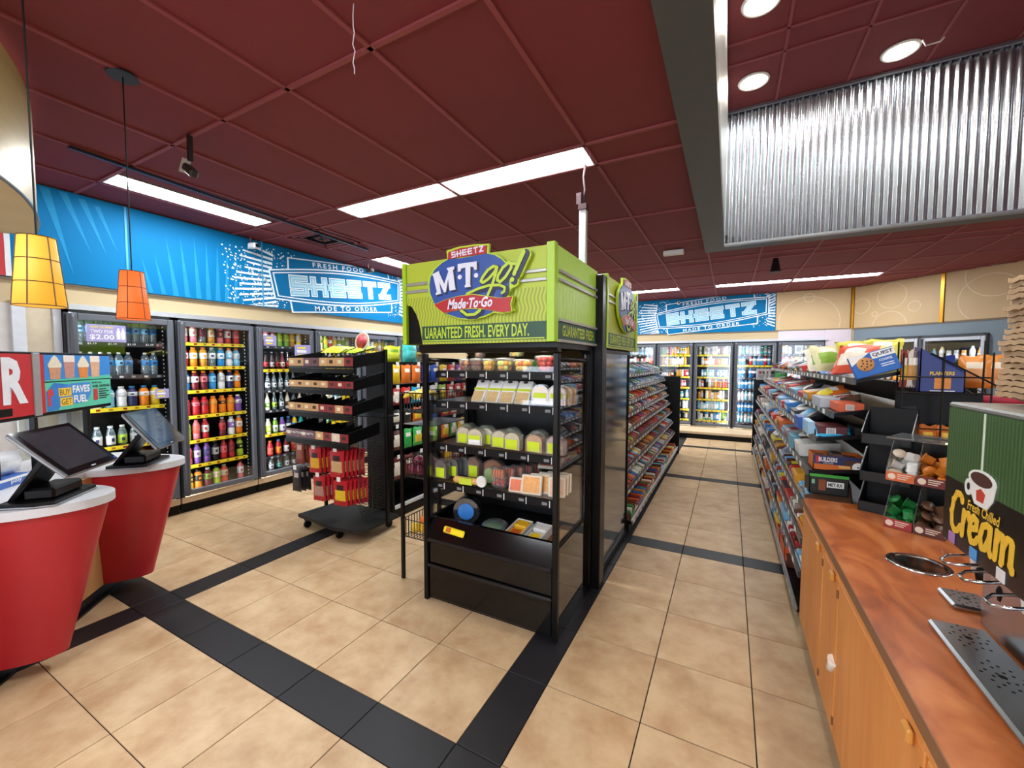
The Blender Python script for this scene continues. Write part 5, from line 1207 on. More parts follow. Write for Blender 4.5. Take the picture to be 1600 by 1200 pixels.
# ================================================================== RIGHT GONDOLA
GY0, GY1 = 2.86, 7.95
gr = thing('shelf_gondola', 'black gondola of snack boxes on the right of the aisle', 'gondola', (.39, GY1, 0), R(-90), 'store gondolas')
RL = GY1 - GY0
MB().box(0, RL, .62, .66, 0, 1.42).build('back_panel', BLACK, gr)
MB().box(-.03, 0, -.02, .66, 0, 1.28, c=.004).build('end_panel', BLACKM, gr)
MB().box(0, RL, .03, .62, 0, .10).build('base', BLACK, gr)
MB().box(0, RL + .05, -.014, -.002, .085, .105, c=.003).box(0, RL + .05, -.014, -.002, .118, .135, c=.003).build('chrome_rail', mat('#b4b7ba', .3, .8), gr)
rs = [(.105, .0, .0), (.32, .01, .02), (.52, .015, .03), (.72, .02, .03), (.935, .03, .04), (1.125, .06, .05), (1.27, .135, .06), (1.46, .225, .09)]
rnd = random.Random(33)
SN = ['#dcdad4', '#2f7ac4', '#c8342a', '#e8e4dc', '#7ab8dc', '#e0a02a', '#5a2a1e', '#d96a24', '#8a8f94', '#efe9df', '#a82a34', '#b4bfca', '#f0d83a', '#3a3a40', '#9a8a7a']
def snack_box_mesh(w, d, h, c1, c2, openb):
    key = ('sb', w, d, h, c1, c2, openb)
    if key in bm: return bm[key]
    if openb: return candy_mesh(w, d, h, c1, c2, c1)
    b = MB().box(-w / 2, w / 2, 0, d, 0, h, 0, c=.003).box(-w * .4, w * .4, -.0008, 0, h * .2, h * .7, 1).box(-w * .35, w * .35, d * .15, d * .7, h, h + .0008, 1)
    bm[key] = b.mesh('snack_box', [mat(c1, .45, var=.12, scale=30), mat(c2, .45, var=.25, scale=40)])
    return bm[key]
def place_r(x, yf, z, tilt, rz=0): return T(.39, GY1, 0) @ RZ(R(-90)) @ T(x, yf, z) @ RX(tilt) @ RZ(rz)
for i, (z, yf, dz) in enumerate(rs):
    gondola_shelf(gr, 0, RL, yf, yf + .34, z, z + dz)
    tilt = math.atan2(dz, .34); x = .03; k = 0
    end = {0: RL - .55, 1: RL - .1, 2: RL - .1, 3: RL - .15, 4: RL - .42, 5: RL - .60, 6: RL - .62, 7: RL - .75}[i]
    while x < end:
        w = rnd.choice([.14, .18, .22, .26]); h = rnd.choice([.06, .08, .1]) if i < 6 else rnd.choice([.04, .06]); c1, c2 = rnd.choice(SN), rnd.choice(SN)
        lb = 'snack box %s from the far end on shelf %s from the floor, right gondola' % (ORD[min(k, 39)], ORD[i])
        if rnd.random() < .22 or (i == 7 and rnd.random() < .5):
            bag(.16, .2, .07, c1, c2, rnd.choice(SN), place_r(x + .09, yf + .02, z + .012, R(-62), rnd.uniform(-.3, .3)), lb.replace('box', 'bag'), 'snacks on the right gondola'); x += .17
        else:
            o = obj('snack_box', snack_box_mesh(w, .22, h, c1, c2, rnd.random() < .5)); o.matrix_world = place_r(x + w / 2, yf + .006, z + .001, tilt); tag(o, lb, 'snack box', 'snacks on the right gondola'); x += w + .008
        k += 1
def named_box(name, label, x, yf, z, w, d, h, c1, c2, M=None, openb=False):
    o = obj(name, snack_box_mesh(w, d, h, c1, c2, openb)); o.matrix_world = M if M is not None else place_r(x, yf, z, 0); tag(o, label, 'box'); return o
# near ends, seen from the counter side: faces toward the camera are local +x ends of the shelves
def end_box(name, label, xw0, xw1, y0, y1, z, h, col, end_parts, cat='box', rot=None, top_open=False, inside='#2a2624'):
    """box standing on a shelf end; local origin at its near lower left corner, local -Y toward the counter"""
    t = thing(name, label, cat, (xw0, y0, z), 0)
    if rot is not None: t.matrix_world = rot
    w, d = xw1 - xw0, y1 - y0; b = MB(); e = .004
    if top_open: b.box(0, w, 0, d, 0, e).box(0, e, 0, d, 0, h).box(w - e, w, 0, d, 0, h).box(0, w, 0, e, 0, h).box(0, w, d - e, d, 0, h)
    else: b.box(0, w, 0, d, 0, h, c=.002)
    b.build('carton', mat(col, .45, var=.08), t)
    if top_open:
        for k in range(3): MB().box(.012 + k * w * .31, .012 + k * w * .31 + w * .27, .02, d - .02, e, h * .86 + .02 * (k % 2), c=.01).build('wrapped_bar', mat(inside, .3, var=.5, scale=30), t)
    end_parts(t, w, h); return t
def f_build(t, w, h):
    MB().box(0, w, -.001, 0, h * .42, h, 0).build('blue_band', mat('#1e2a5a', .45), t); MB().box(.012, .03, -.0018, -.001, h * .5, h * .95).build('red_mark', REDT, t)
    text('BUILDERS', w * .36, h * .3, PAPER, t, T(w * .29, -.002, h * .74) @ FRONT, bold=.02); text('PROTEIN', w * .18, h * .1, PAPER, t, T(w * .30, -.002, h * .5) @ FRONT, spacing=1.4)
    MB().box(w * .6, w * .92, -.003, -.001, h * .30, h * .8, c=.001).build('bar_print', mat('#4a2a1e', .5, var=.3), t); MB().box(w * .5, w * .72, -.0035, -.001, h * .22, h * .42).build('nut_print', mat('#d9a45a', .5, var=.3, scale=60), t)
    MB().lathe([(.026, 0), (.018, .0006)], 16, M=T(w * .86, -.003, h * .38) @ RX(R(90)), mi=0).lathe([(.018, 0), (.0001, .0008)], 16, M=T(w * .86, -.003, h * .38) @ RX(R(90)), mi=1).build('seal_print', [PAPER, mat('#3a4a6a', .5)], t)
end_box('protein_bar_box', 'orange and navy open box of protein bars on the shelf end', .44, .675, 2.87, 3.03, .940, .085, '#c9671e', f_build, top_open=True, inside='#5a4a44')
def f_met(t, w, h):
    MB().box(0, w, -.001, 0, h * .86, h).build('green_edge', mat('#3fa83a', .4), t); MB().box(w * .45, w * .88, -.0018, -.001, h * .38, h * .66).build('white_plate', PAPER, t)
    text('MET-RX', w * .36, h * .17, mat('#141414', .5), t, T(w * .665, -.0025, h * .52) @ FRONT, bold=.03); MB().box(w * .24, w * .42, -.0018, -.001, h * .2, h * .74, c=.0).build('bar_print', mat('#8a4a24', .5, var=.5, scale=60), t); MB().box(w * .06, w * .14, -.0018, -.001, h * .5, h * .72).build('mark_print', mat('#7ab890', .5), t)
end_box('protein_bar_box', 'black open bar box with green edge at the counter end', .425, .605, 2.86, 3.02, .803, .115, '#1c1e1a', f_met, top_open=True, inside='#4a4a46')
def f_none(t, w, h): pass
def f_bar(t, w, h):
    b = MB().box(w * .3, w * .62, -.001, 0, h * .25, h * .85, 0)
    for k in range(8): b.box(w * (.33 + k * .035), w * (.33 + k * .035) + w * .014, -.0015, -.001, h * .3, h * .8, 1)
    b.build('barcode', [PAPER, BLACK], t)
end_box('cookie_box', 'dark red box with a barcode on the third shelf end', .46, .595, 2.9, 3.1, 1.128, .06, '#5a1f22', f_bar)
end_box('snack_box', 'black box with a barcode beside the empty bin', .625, .72, 2.88, 3.05, 1.128, .065, '#17171a', f_bar)
end_box('snack_box', 'pale blue box behind the dark red one', .42, .455, 2.95, 3.15, 1.128, .075, '#9cc4e0', f_none)
end_box('snack_box', 'royal blue box on the third shelf', .40, .44, 3.17, 3.35, 1.128, .075, '#2a56a4', f_none)
bag(.17, .1, .02, '#2fa8d8', '#4fb8e0', '#dfeef4', T(.535, 2.885, 1.13) @ RX(R(-60)), 'bright blue wrapper on the third shelf edge', 'loose wrappers')
end_box('snack_box', 'orange and black box on the second shelf end', .545, .66, 2.88, 3.10, 1.275, .05, '#d4603a', f_bar)
end_box('snack_box', 'silver grey long box on the second shelf', .50, .60, 3.12, 3.4, 1.275, .06, '#b4b9c2', f_none)
end_box('snack_box', 'sky blue box on the fourth shelf, nearest', .425, .475, 3.30, 3.45, .94, .07, '#4fa4cc', f_none)
end_box('snack_box', 'teal and cream box on the fourth shelf', .41, .46, 3.5, 3.7, .94, .085, '#5a9ab0', f_none)
# the leaning blue cookie box on the top shelf
qb = thing('cookie_box', 'blue and white cookie box leaning on the top shelf', 'box', (.66, 2.90, 1.47), 0)
qb.matrix_world = T(.607, 2.80, 1.462) @ RY(R(-20)) @ RX(R(-8)) @ Matrix.Scale(.78, 4)
MB().box(0, .245, 0, .05, 0, .155, c=.002).build('carton', mat('#1d63b8', .4, var=.06), qb)
MB().prism([(0, .09), (.12, .155), (0, .155)], -.0012, 0).box(.12, .245, -.0012, 0, .105, .15).build('white_field', PAPER, qb)
text('QUEST', .11, .028, mat('#16335e', .5), qb, T(.183, -.002, .128) @ FRONT, bold=.03); text('COOKIE', .07, .016, PAPER, qb, T(.185, -.002, .085) @ FRONT, bold=.02)
MB().lathe([(.048, 0), (.044, .002), (.0001, .003)], 22, M=T(.075, -.001, .082) @ RX(R(90))).build('cookie_print', mat('#c48a4e', .6, var=.15, scale=60), qb, True)
rnd = random.Random(8)
for k in range(9):
    an = k * 2.4; r = .036 * math.sqrt((k + .5) / 9); MB().lathe([(.006, 0), (.0001, .002)], 6, M=T(.075 + r * math.cos(an), -.0038, .082 + r * math.sin(an)) @ RX(R(90))).build('chip_print', mat('#3a2014', .5), qb)
b = MB()
for k in range(2): b.box(.15, .22, -.0012, 0, .055 - k * .014, .060 - k * .014)
b.build('print_line', PAPER, qb)
for k, (x, y, z, rz, c, p, lb) in enumerate([(.70, 3.15, 1.52, 10, '#c9c43a', '#e2dc5a', 'yellow green snack bag on the top shelf behind the blue box'), (.80, 3.2, 1.53, -14, '#d4cf4a', '#e8e070', 'yellow snack bag standing on the top shelf, right'), (.60, 3.35, 1.50, 24, '#d8d4a8', '#8fb84a', 'cream and green snack bag on the top shelf'),
        (.63, 3.05, 1.49, -30, '#d8543a', '#f0e2d0', 'red and white snack bag at the front of the top shelf'), (.60, 3.62, 1.49, 12, '#e8e2d0', '#7aa84a', 'white and green bag further along the top shelf')]):
    bag(.2, .2, .09, c, p, '#f4f0e0', T(x, y, z) @ RZ(R(rz)) @ RX(R(-35)), lb, 'bags on the top right shelf')
for k in range(7): bag(.12, .17, .05, ['#d8d8da', '#c9cacc', '#e4e4e6'][k % 3], '#b4b6ba', ['#b8342a', '#3a3a3e'][k % 2], T(.44 + .05 * (k % 4), 7.55 + .1 * (k // 4), 1.28) @ RZ(R(10 * k)), 'white crinkled bag standing on the far end panel, %s from left' % ORD[k], 'white bags at the far end')
bag(.16, .14, .07, '#3fae4a', '#58c060', '#e8f0e0', T(.70, 7.4, 1.30), 'green bag beside the white crinkled bags', 'white bags at the far end')
# drink cartons and green box on the lowest shelf
def f_g(t, w, h): text('G', h * .62, h * .66, PAPER, t, T(w * .32, -.0015, h * .5) @ FRONT, bold=.04); MB().box(w * .55, w * .95, -.001, 0, h * .2, h * .8).build('dark_print', mat('#3a2a24', .5), t)
end_box('drink_carton', 'orange carton with white letter on the lowest shelf, nearer one', .385, .60, 3.47, 3.72, .125, .10, '#d5541f', f_g, 'carton', top_open=True, inside='#b9b2aa')
end_box('drink_carton', 'orange carton with white letter on the lowest shelf, farther one', .385, .60, 3.80, 4.0, .125, .09, '#cf5a26', f_g, 'carton', top_open=True, inside='#b9b2aa')
end_box('snack_box', 'bright green small box on the lowest shelf by the cabinet', .44, .56, 3.0, 3.12, .125, .07, '#5fc02e', f_none, top_open=True, inside='#dfe6e0')

# ================================================================== COFFEE COUNTER
def wood_mat(name, c1, c2, c3, scale, rough, stretch):
    m, nt, out = newmat(name); N = nt.nodes.new; L = nt.links.new
    b = N('ShaderNodeBsdfPrincipled'); L(b.outputs[0], out.inputs[0]); b.inputs['Roughness'].default_value = rough
    tc = N('ShaderNodeTexCoord'); mp = N('ShaderNodeMapping'); mp.inputs['Scale'].default_value = stretch; L(tc.outputs['Object'], mp.inputs[0])
    n1 = N('ShaderNodeTexNoise'); n1.inputs['Scale'].default_value = scale; n1.inputs['Detail'].default_value = 5; n1.inputs['Distortion'].default_value = 2.2; L(mp.outputs[0], n1.inputs['Vector'])
    cr = N('ShaderNodeValToRGB'); e = cr.color_ramp.elements; e[0].position = .3; e[0].color = lin(c1); e[1].position = .7; e[1].color = lin(c3)
    k = e.new(.5); k.color = lin(c2)
    L(n1.outputs['Fac'], cr.inputs[0]); L(cr.outputs[0], b.inputs['Base Color'])
    return m
WTOP = wood_mat('m_worktop', '#86401c', '#a85a2a', '#bf7440', 3.2, .32, (1.8, .8, 1))
WCAB = wood_mat('m_cabinet', '#cc7f3c', '#d48842', '#db924c', 6.0, .45, (1, 1, .12))
WPULL = mat('#c98a3e', .4, var=.1)
CZ, CX0 = .80, .383
wt = thing('worktop', 'red-brown wood grain worktop with a round waste hole', 'worktop', (0, 0, 0))
HX, HY, HR = .643, 2.03, .082
b = MB(); n = 32; q = .16
ring = [(HX + HR * math.cos(2 * math.pi * k / n), HY + HR * math.sin(2 * math.pi * k / n)) for k in range(n)]
sq = []
for k in range(n):
    c, s = math.cos(2 * math.pi * k / n), math.sin(2 * math.pi * k / n); m_ = max(abs(c), abs(s)); sq.append((HX + q * c / m_, HY + q * s / m_))
for k in range(n):
    k2 = (k + 1) % n
    b.add([(*ring[k], CZ), (*sq[k], CZ), (*sq[k2], CZ), (*ring[k2], CZ)], [(0, 1, 2, 3)])
    b.add([(*ring[k], CZ), (*ring[k2], CZ), (*ring[k2], CZ - .035), (*ring[k], CZ - .035)], [(0, 1, 2, 3)])
def slab(x0, x1, y0, y1): b.box(x0, x1, y0, y1, CZ - .035, CZ)
slab(CX0, HX - q, -1.2, 2.75); slab(HX + q, 1.22, -1.2, 2.85); slab(HX - q, HX + q, -1.2, HY - q); slab(HX - q, HX + q, HY + q, 2.75)
b.build('top', WTOP, wt)
MB().box(CX0 - .003, CX0, -1.2, 2.75, CZ - .036, CZ + .0004).build('edge_band', mat('#7d5438', .45, var=.1), wt)
wr = thing('waste_ring', 'round steel waste chute ring set in the worktop', 'waste chute', (HX, HY, CZ))
MB().lathe([(HR - .012, .001), (HR - .008, .004), (HR + .008, .004), (HR + .012, .0005)], 32).build('rim', CHROME, wr, True)
MB().lathe([(HR - .004, -.0005), (HR - .006, -.16), (HR - .02, -.3)], 32).build('sleeve', mat('#2a2725', .25, .8), wr, True)
o = MB().add([(-.05, -.03, 0), (.03, -.05, .01), (.06, .02, 0), (-.02, .05, .02)], [(0, 1, 2, 3)]).build('yellow_wrapper', mat('#8f7a1e', .5, var=.2)); o.location = (HX + .02, HY + .02, CZ - .26); tag(o, 'crumpled yellow wrapper down in the waste hole', 'wrapper')
cuts = [2.75, 2.185, 1.903, 1.13, .35, -.43, -1.2]
cab_l = ['cabinet with one door at the gondola end of the counter', 'narrow wooden cabinet with a pull, second from the gondola', 'wide wooden cabinet under the drip trays', 'wooden cabinet at the lower right, fourth along the counter', 'wooden cabinet fifth along the counter', 'wooden cabinet at the near end of the counter']
for k in range(6):
    y1, y0 = cuts[k], cuts[k + 1]; t = thing('base_cabinet', cab_l[k], 'cabinet', (.40, (y0 + y1) / 2, 0), R(-90), 'counter base cabinets'); h = (y1 - y0) / 2 - .0015
    MB().box(-h, h, .0, .016, .115, .765).box(-h, h, .78, .80, .115, .765).box(-h, -h + .01, .016, .78, .115, .765).box(h - .01, h, .016, .78, .115, .765).box(-h + .01, h - .01, .016, .78, .115, .13).build('carcass', mat('#b07a48', .5), t)
    MB().box(-h, h, .07, .80, .0, .115).build('toe_kick', mat('#1a1614', .6), t)
    d = MB().box(-h + .006, h - .006, -.014, 0, .12, .728, c=.003).build('door', WCAB, t)
    MB().box(-h, h, -.016, 0, .735, .762, c=.002).build('top_rail', WCAB, t)
    px_ = h - .07 if k != 0 else h - .075
    MB().box(px_ - .022, px_ + .022, -.030, -.014, .700, .735, c=.006).build('pull', WPULL, d)
    MB().box(h - .012, h - .003, -.018, -.012, .16, .19).box(h - .012, h - .003, -.018, -.012, .66, .69).build('hinge', mat('#8a5a32', .5), d)
o = MB().lathe([(.014, 0), (.018, .03), (.026, .05)], 10).build('paper_cone', mat('#e8e2d8', .6), None, True); o.matrix_world = T(.378, 1.94, .36) @ RX(R(15)) @ RY(R(14)); tag(o, 'crumpled white paper stuck in the cabinet seam', 'paper')
# drip trays
def drip_tray(label, x0, x1, y0, y1, groups):
    t = thing('drip_tray', label, 'drip tray', (x0, y0, CZ), 0, 'steel drip trays'); w, d = x1 - x0, y1 - y0
    MB().box(0, w, 0, d, 0, .018, c=.006).build('tray', STEEL, t)
    b = MB()
    for (cx_, cy_) in groups:
        for k in range(22):
            an = k * 2.399; r = .0085 * math.sqrt(k); b.lathe([(.0036, 0), (.0001, .0004)], 7, c=(cx_ + r * math.cos(an), cy_ + r * 1.6 * math.sin(an), .0182))
        b.lathe([(.008, 0), (.0001, .0005)], 10, c=(cx_, cy_, .0183))
    b.build('drain_holes', BLACK, t, kind='stuff')
drip_tray('long steel drip tray along the cream dispenser', .524, .645, 1.05, 1.575, [(.06, .455), (.06, .30), (.06, .13)])
drip_tray('small steel drip tray beside the waste hole', .622, .72, 1.70, 1.815, [(.05, .058)])
# cream dispenser
def pin_mat():
    m, nt, out = newmat('m_pinstripe_green'); N = nt.nodes.new; L = nt.links.new
    b = N('ShaderNodeBsdfPrincipled'); L(b.outputs[0], out.inputs[0]); b.inputs['Roughness'].default_value = .4
    tc = N('ShaderNodeTexCoord'); sp = N('ShaderNodeSeparateXYZ'); L(tc.outputs['Object'], sp.inputs[0])
    ml = N('ShaderNodeMath'); ml.operation = 'MULTIPLY'; ml.inputs[1].default_value = 420; L(sp.outputs['Y'], ml.inputs[0])
    sn = N('ShaderNodeMath'); sn.operation = 'SINE'; L(ml.outputs[0], sn.inputs[0])
    mr = N('ShaderNodeMapRange'); mr.inputs['From Min'].default_value = -1; L(sn.outputs[0], mr.inputs['Value'])
    mx = N('ShaderNodeMix'); mx.data_type = 'RGBA'; mx.inputs['A'].default_value = lin('#2d4a26'); mx.inputs['B'].default_value = lin('#45663a'); L(mr.outputs[0], mx.inputs['Factor']); L(mx.outputs['Result'], b.inputs['Base Color'])
    return m
cd = thing('cream_dispenser', 'cream dispenser with green and black front reading Fresh Chilled Cream', 'dispenser', (.62, 1.395, CZ))
MB().box(.04, .44, -.40, .255, 0, .20, c=.004).build('base', STEELH, cd)
MB().box(.012, .46, -.40, .395, .195, .62, c=.006).build('housing', mat('#3b3d3f', .4, .5), cd)
MB().box(.0, .47, -.405, .40, .612, .628, c=.005).build('top_plate', mat('#b9bcbc', .35, .8), cd)
MB().box(.0, .012, -.40, .395, .395, .612).build('green_front', pin_mat(), cd)
MB().box(.0, .012, -.40, .395, .197, .395).build('black_front', mat('#100c0a', .3, var=.1), cd)
YEL = mat('#e6b93a', .45); CUPW = mat('#e8e8e4', .4)
def fr(y, z): return (y - 1.395, z - CZ)
MB().box(-.002, 0, .185, .191, .43, .612).build('cream_stream', mat('#d3dbc8', .4), cd)
def ell(cy_, cz_, a_, b_, n=20): return [(cy_ + a_ * math.cos(2 * math.pi * k / n), cz_ + b_ * math.sin(2 * math.pi * k / n)) for k in range(n)]
cyc, czc = .182, .415
cup = MB().prism([(cyc - .066, czc + .012), (cyc - .055, czc - .03), (cyc - .03, czc - .058), (cyc + .03, czc - .058), (cyc + .055, czc - .03), (cyc + .066, czc + .012)], -.0025, 0, axis='x').build('cup_print', CUPW, cd)
MB().prism(ell(cyc, czc + .014, .068, .027), -.0032, 0, axis='x').build('cup_rim', CUPW, cup); MB().prism(ell(cyc, czc + .016, .054, .019), -.0040, 0, axis='x').build('coffee_print', mat('#4a2a22', .5, var=.2), cup)
MB().prism(ell(cyc + .068, czc - .02, .02, .024), -.0024, 0, axis='x').build('cup_handle', CUPW, cup); MB().prism(ell(cyc + .066, czc - .018, .008, .011), -.0030, 0, axis='x').build('handle_hole', mat('#1a1614', .5), cup)
MB().prism([(cyc - .014, czc - .045), (cyc + .018, czc - .045), (cyc + .022, czc - .018), (cyc - .002, czc - .008), (cyc - .022, czc - .02)], -.0036, 0, axis='x').build('red_mark', mat('#c0402e', .5), cup)
CRM = [[(.155, .82), (.12, .95), (.06, .95), (.015, .75), (.0, .45), (.02, .15), (.07, .02), (.13, .08), (.165, .22)], [(.20, .62), (.205, .05)], [(.205, .40), (.23, .58), (.27, .62), (.285, .5)],
       [(.315, .33), (.40, .40), (.395, .58), (.35, .63), (.315, .5), (.315, .2), (.35, .05), (.40, .08), (.43, .2)], [(.58, .55), (.54, .63), (.48, .55), (.46, .3), (.49, .07), (.54, .1), (.58, .35), (.585, .6), (.59, .15), (.62, .05)],
       [(.66, .62), (.665, .05)], [(.665, .4), (.70, .6), (.745, .58), (.755, .05)], [(.755, .4), (.79, .6), (.84, .58), (.85, .12), (.88, .03)]]
b = MB()
for ln in CRM: stroke(b, [((x - .44) * .36 + .012 * z, (z - .5) * .125) for x, z in ln], .0095, -.002, -.0005)
b.xf(T(0, .185, .303) @ RZ(R(-90))).build('script_lettering', YEL, cd, kind='stuff')
text('Fresh Chilled', .16, .028, YEL, cd, T(-.0035, .165, .346) @ LEFT, bold=.02, shear=.15)
for k, (y, c) in enumerate(((.33, '#a67ab0'), (.205, '#4f9ad4'), (.072, '#dcdad6'))): MB().box(-.003, 0, y - .018, y + .018, .200, .232, c=.001).build('flavour_card', mat(c, .45, var=.1), cd)
for k, y in enumerate((.315, .205, .07)):
    MB().tube([(.06, y + .034, .165), (.0, y + .034, .15), (-.022, y + .016, .142), (-.022, y - .016, .142), (.0, y - .034, .15), (.06, y - .034, .165)], .0045, 8).build('lever', CHROME, cd, True)
    MB().lathe([(.016, .13), (.019, .16), (.022, .197)], 12, c=(.055, y, 0)).build('nozzle', [CUPW, mat('#b59a8c', .4), CUPW][k], cd, True)
    MB().lathe([(.013, .11), (.017, .135), (.012, .15)], 10, c=(.05, y - .035, 0)).build('valve', BLACK, cd, True)
text('Pu', .03, .022, YEL, cd, T(.038, -.02, .12) @ LEFT, bold=.03)
# cup carriers stacked on the dispenser
def carrier_mesh():
    b = MB(); n = 26; hw = .105
    def h_(x, y):
        z = 0
        for sx in (-.052, .052):
            for sy in (-.052, .052):
                r = math.hypot(x - sx, y - sy)
                if r < .042: z = -.018 * (1 - (r / .042) ** 2)
        return z + .0022 * math.sin(x * 150) + .002 * math.sin(y * 130)
    def f(up):
        def fn(u, v):
            x, y = (u - .5) * 2 * hw, (v - .5) * 2 * hw
            w = 1 + .02 * math.sin(9 * math.atan2(y, x))
            return (x * w, y * w, h_(x, y) + (.0135 if up else 0.0))
        return fn
    b.grid(f(1), n, n); b.grid(f(0), n, n)
    m1 = n + 1; o = m1 * m1
    edge = [i for i in range(m1)] + [i * m1 + n for i in range(1, m1)] + [n * m1 + i for i in range(n - 1, -1, -1)] + [i * m1 for i in range(n - 1, 0, -1)]
    for i in range(len(edge)):
        a_, c_ = edge[i], edge[(i + 1) % len(edge)]; b.f.append((a_, a_ + o, c_ + o, c_)); b.m.append(0)
    return b.mesh('cup_carrier', mat('#a98a68', .85, var=.15, scale=60, bump=.3), True)
cmesh = carrier_mesh(); rnd = random.Random(12)
for k in range(21):
    o = obj('cup_carrier', cmesh); o.matrix_world = T(.822 + rnd.uniform(-.005, .005) + .0008 * k, 1.675 + rnd.uniform(-.005, .005), CZ + .6515 + k * .0168) @ RZ(R(rnd.uniform(-4, 4)))
    tag(o, 'brown moulded cup carrier, %s from the bottom of the stack on the dispenser' % (ORD[k] if k < 20 else 'topmost'), 'cup carrier', 'stack of cup carriers')
# coffee pod organizer
KR = R(-30)
ko = thing('pod_organizer', 'two-tier clear and black organizer of coffee pods on the worktop', 'organizer', (.735, 2.40, CZ), KR)
for zz, cl in ((.0, ('#a8343a', '#5a2c22')), (.215, ('#d56a34', '#6e2226'))):
    MB().box(-.10, .10, 0, .20, zz, zz + .006).box(-.10, .10, .194, .20, zz, zz + .19).build('tier', BLACKM, ko)
    for x in (-.10, .0, .097): MB().prism([(0, zz), (.2, zz), (.2, zz + .19), (.09, zz + .19), (.0, zz + .045)], x, x + .003, axis='x').build('divider', PLASTIC, ko)
    for k in range(2):
        MB().box(-.098 + k * .1, -.002 + k * .1, -.004, 0, zz + .002, zz + .042).build('label_strip', mat(cl[k], .45, var=.1), ko)
        b = MB().lathe([(.014, 0), (.0001, .0005)], 12, M=T(-.078 + k * .1, -.0045, zz + .022) @ RX(R(90)))
        for j in range(3): b.box(-.058 + k * .1, -.012 - j * .008 + k * .1, -.0046, -.004, zz + .031 - j * .009, zz + .035 - j * .009)
        b.build('label_print', mat('#e8d8c4', .5), ko)
MB().box(-.105, .105, .0, .205, .405, .413, c=.002).build('lid', glass('#ffffff', .25, 'lid', .02, dens=.2, dcol='#9aa4aa'), ko)
PODC = {(0, 0): ('#1f7a3a', 'green'), (0, 1): ('#6b4a34', 'brown'), (1, 0): ('#dcdcd8', 'white'), (1, 1): ('#d9822c', 'orange')}
pm = {}
for (tier, side), (c, cn) in PODC.items():
    pm[c] = MB().lathe([(.017, 0), (.021, .036), (.0245, .036), (.0245, .039), (.0001, .040)], 12, mis=[0, 0, 1, 1]).mesh('coffee_pod', [mat(c, .35, var=.1), mat('#d9c9b4' if cn == 'white' else c, .35, var=.2)], True)
    for k in range(12):
        lv = k // 5; i = k % 5
        p = T(.735, 2.40, CZ) @ RZ(KR) @ T(-.077 + side * .1 + (i % 2) * .05 - .0 + rnd.uniform(-.004, .004), .035 + (i // 2) * .055 + lv * .02, tier * .215 + .022 + lv * .042) @ RZ(rnd.uniform(0, 6)) @ RX(R(rnd.choice([70, 100, 40, 160]))) @ T(0, 0, -.02)
        o = obj('coffee_pod', pm[c]); o.matrix_world = p
        tag(o, '%s coffee pod, %s from the front bottom of its bin' % (cn, ORD[k]), 'coffee pod', cn + ' coffee pods')
# black bins beside it
bn_ = thing('bin_stand', 'black stand of open slanted bins at the end of the worktop', 'bin stand', (.70, 2.655, CZ), R(-24))
MB().box(-.085, .095, .10, .14, 0, .52).build('back_board', BLACK, bn_)
for z, w0 in ((.0, .0), (.155, .0), (.345, 1)):
    x0, x1 = -.09, (.10 if not w0 else .095)
    MB().prism([(-.04, z), (.12, z), (.12, z + .155), (.09, z + .155), (-.04, z + .055)], x0, x0 + .004, axis='x').prism([(-.04, z), (.12, z), (.12, z + .155), (.09, z + .155), (-.04, z + .055)], x1 - .004, x1, axis='x').box(x0, x1, -.04, .12, z, z + .004).box(x0, x1, -.04, -.036, z, z + .05).build('bin', mat('#08080a', .4, var=.1, spec=.4), bn_)
    MB().tube([(x0, -.04, z + .056), (x0, .09, z + .156)], .0022, 4).tube([(x1, -.04, z + .056), (x1, .09, z + .156)], .0022, 4).build('bin_edge', mat('#7d848c', .25, .5), bn_)
# wire rack of nuts behind the bins
nr = thing('wire_rack', 'black wire rack holding the navy nut box beyond the bins', 'wire rack', (.785, 2.785, CZ))
b = MB()
for x in (0, .15, .32): b.tube([(x, 0, 0), (x, 0, .80)], .004, 5)
for x in (0, .32): b.tube([(x, .08, 0), (x, .08, .86)], .004, 5)
for z in (.42, .60, .68): b.tube([(0, 0, z), (.32, 0, z), (.32, .08, z), (0, .08, z)], .0035, 5, closed=True)
for k in range(8): b.tube([(.02 + k * .04, 0, .60), (.02 + k * .04, .08, .62)], .0025, 4)
b.tube([(.10, 0, .80), (.44, -.06, .56)], .004, 5)
b.build('frame', WIRE, nr)
MB().box(0, .32, .075, .085, 0, .6).box(.0, .32, 0, .085, .25, .26).build('panel', BLACK, nr)
pb = thing('nut_box', 'navy display box of nuts with yellow lettering in the wire rack', 'box', (.85, 2.79, CZ + .604))
NV = mat('#1c2f78', .4, var=.08)
MB().prism([(0, 0), (.165, 0), (.165, .11), (0, .22)], 0, .005).prism([(0, 0), (.165, 0), (.165, .13), (0, .23)], .08, .085).prism([(0, 0), (.085, 0), (.085, .23), (0, .22)], 0, .004, axis='x').prism([(0, 0), (.085, 0), (.085, .13), (0, .11)], .161, .165, axis='x').box(0, .165, 0, .085, 0, .004).build('carton', NV, pb)
text('PLANTERS', .09, .018, mat('#e8c23a', .5), pb, T(.082, -.0015, .095) @ FRONT, bold=.03)
MB().box(.055, .115, -.0012, 0, .018, .078, c=.0).build('nut_print', mat('#d98a3a', .5, var=.35, scale=60), pb); MB().box(.04, .13, -.0011, 0, .006, .010).build('print_line', PAPER, pb)
for k in range(3): bag(.13, .13, .018, '#1f3a8a', '#2a4a9c', '#e0c24a', T(.92, 2.805 + k * .022, CZ + .656) @ RX(R(-6)), 'navy nut bag inside the navy nut box, %s from the front' % ORD[k], 'navy nut bags', 'nut_bag', 'nut bag')
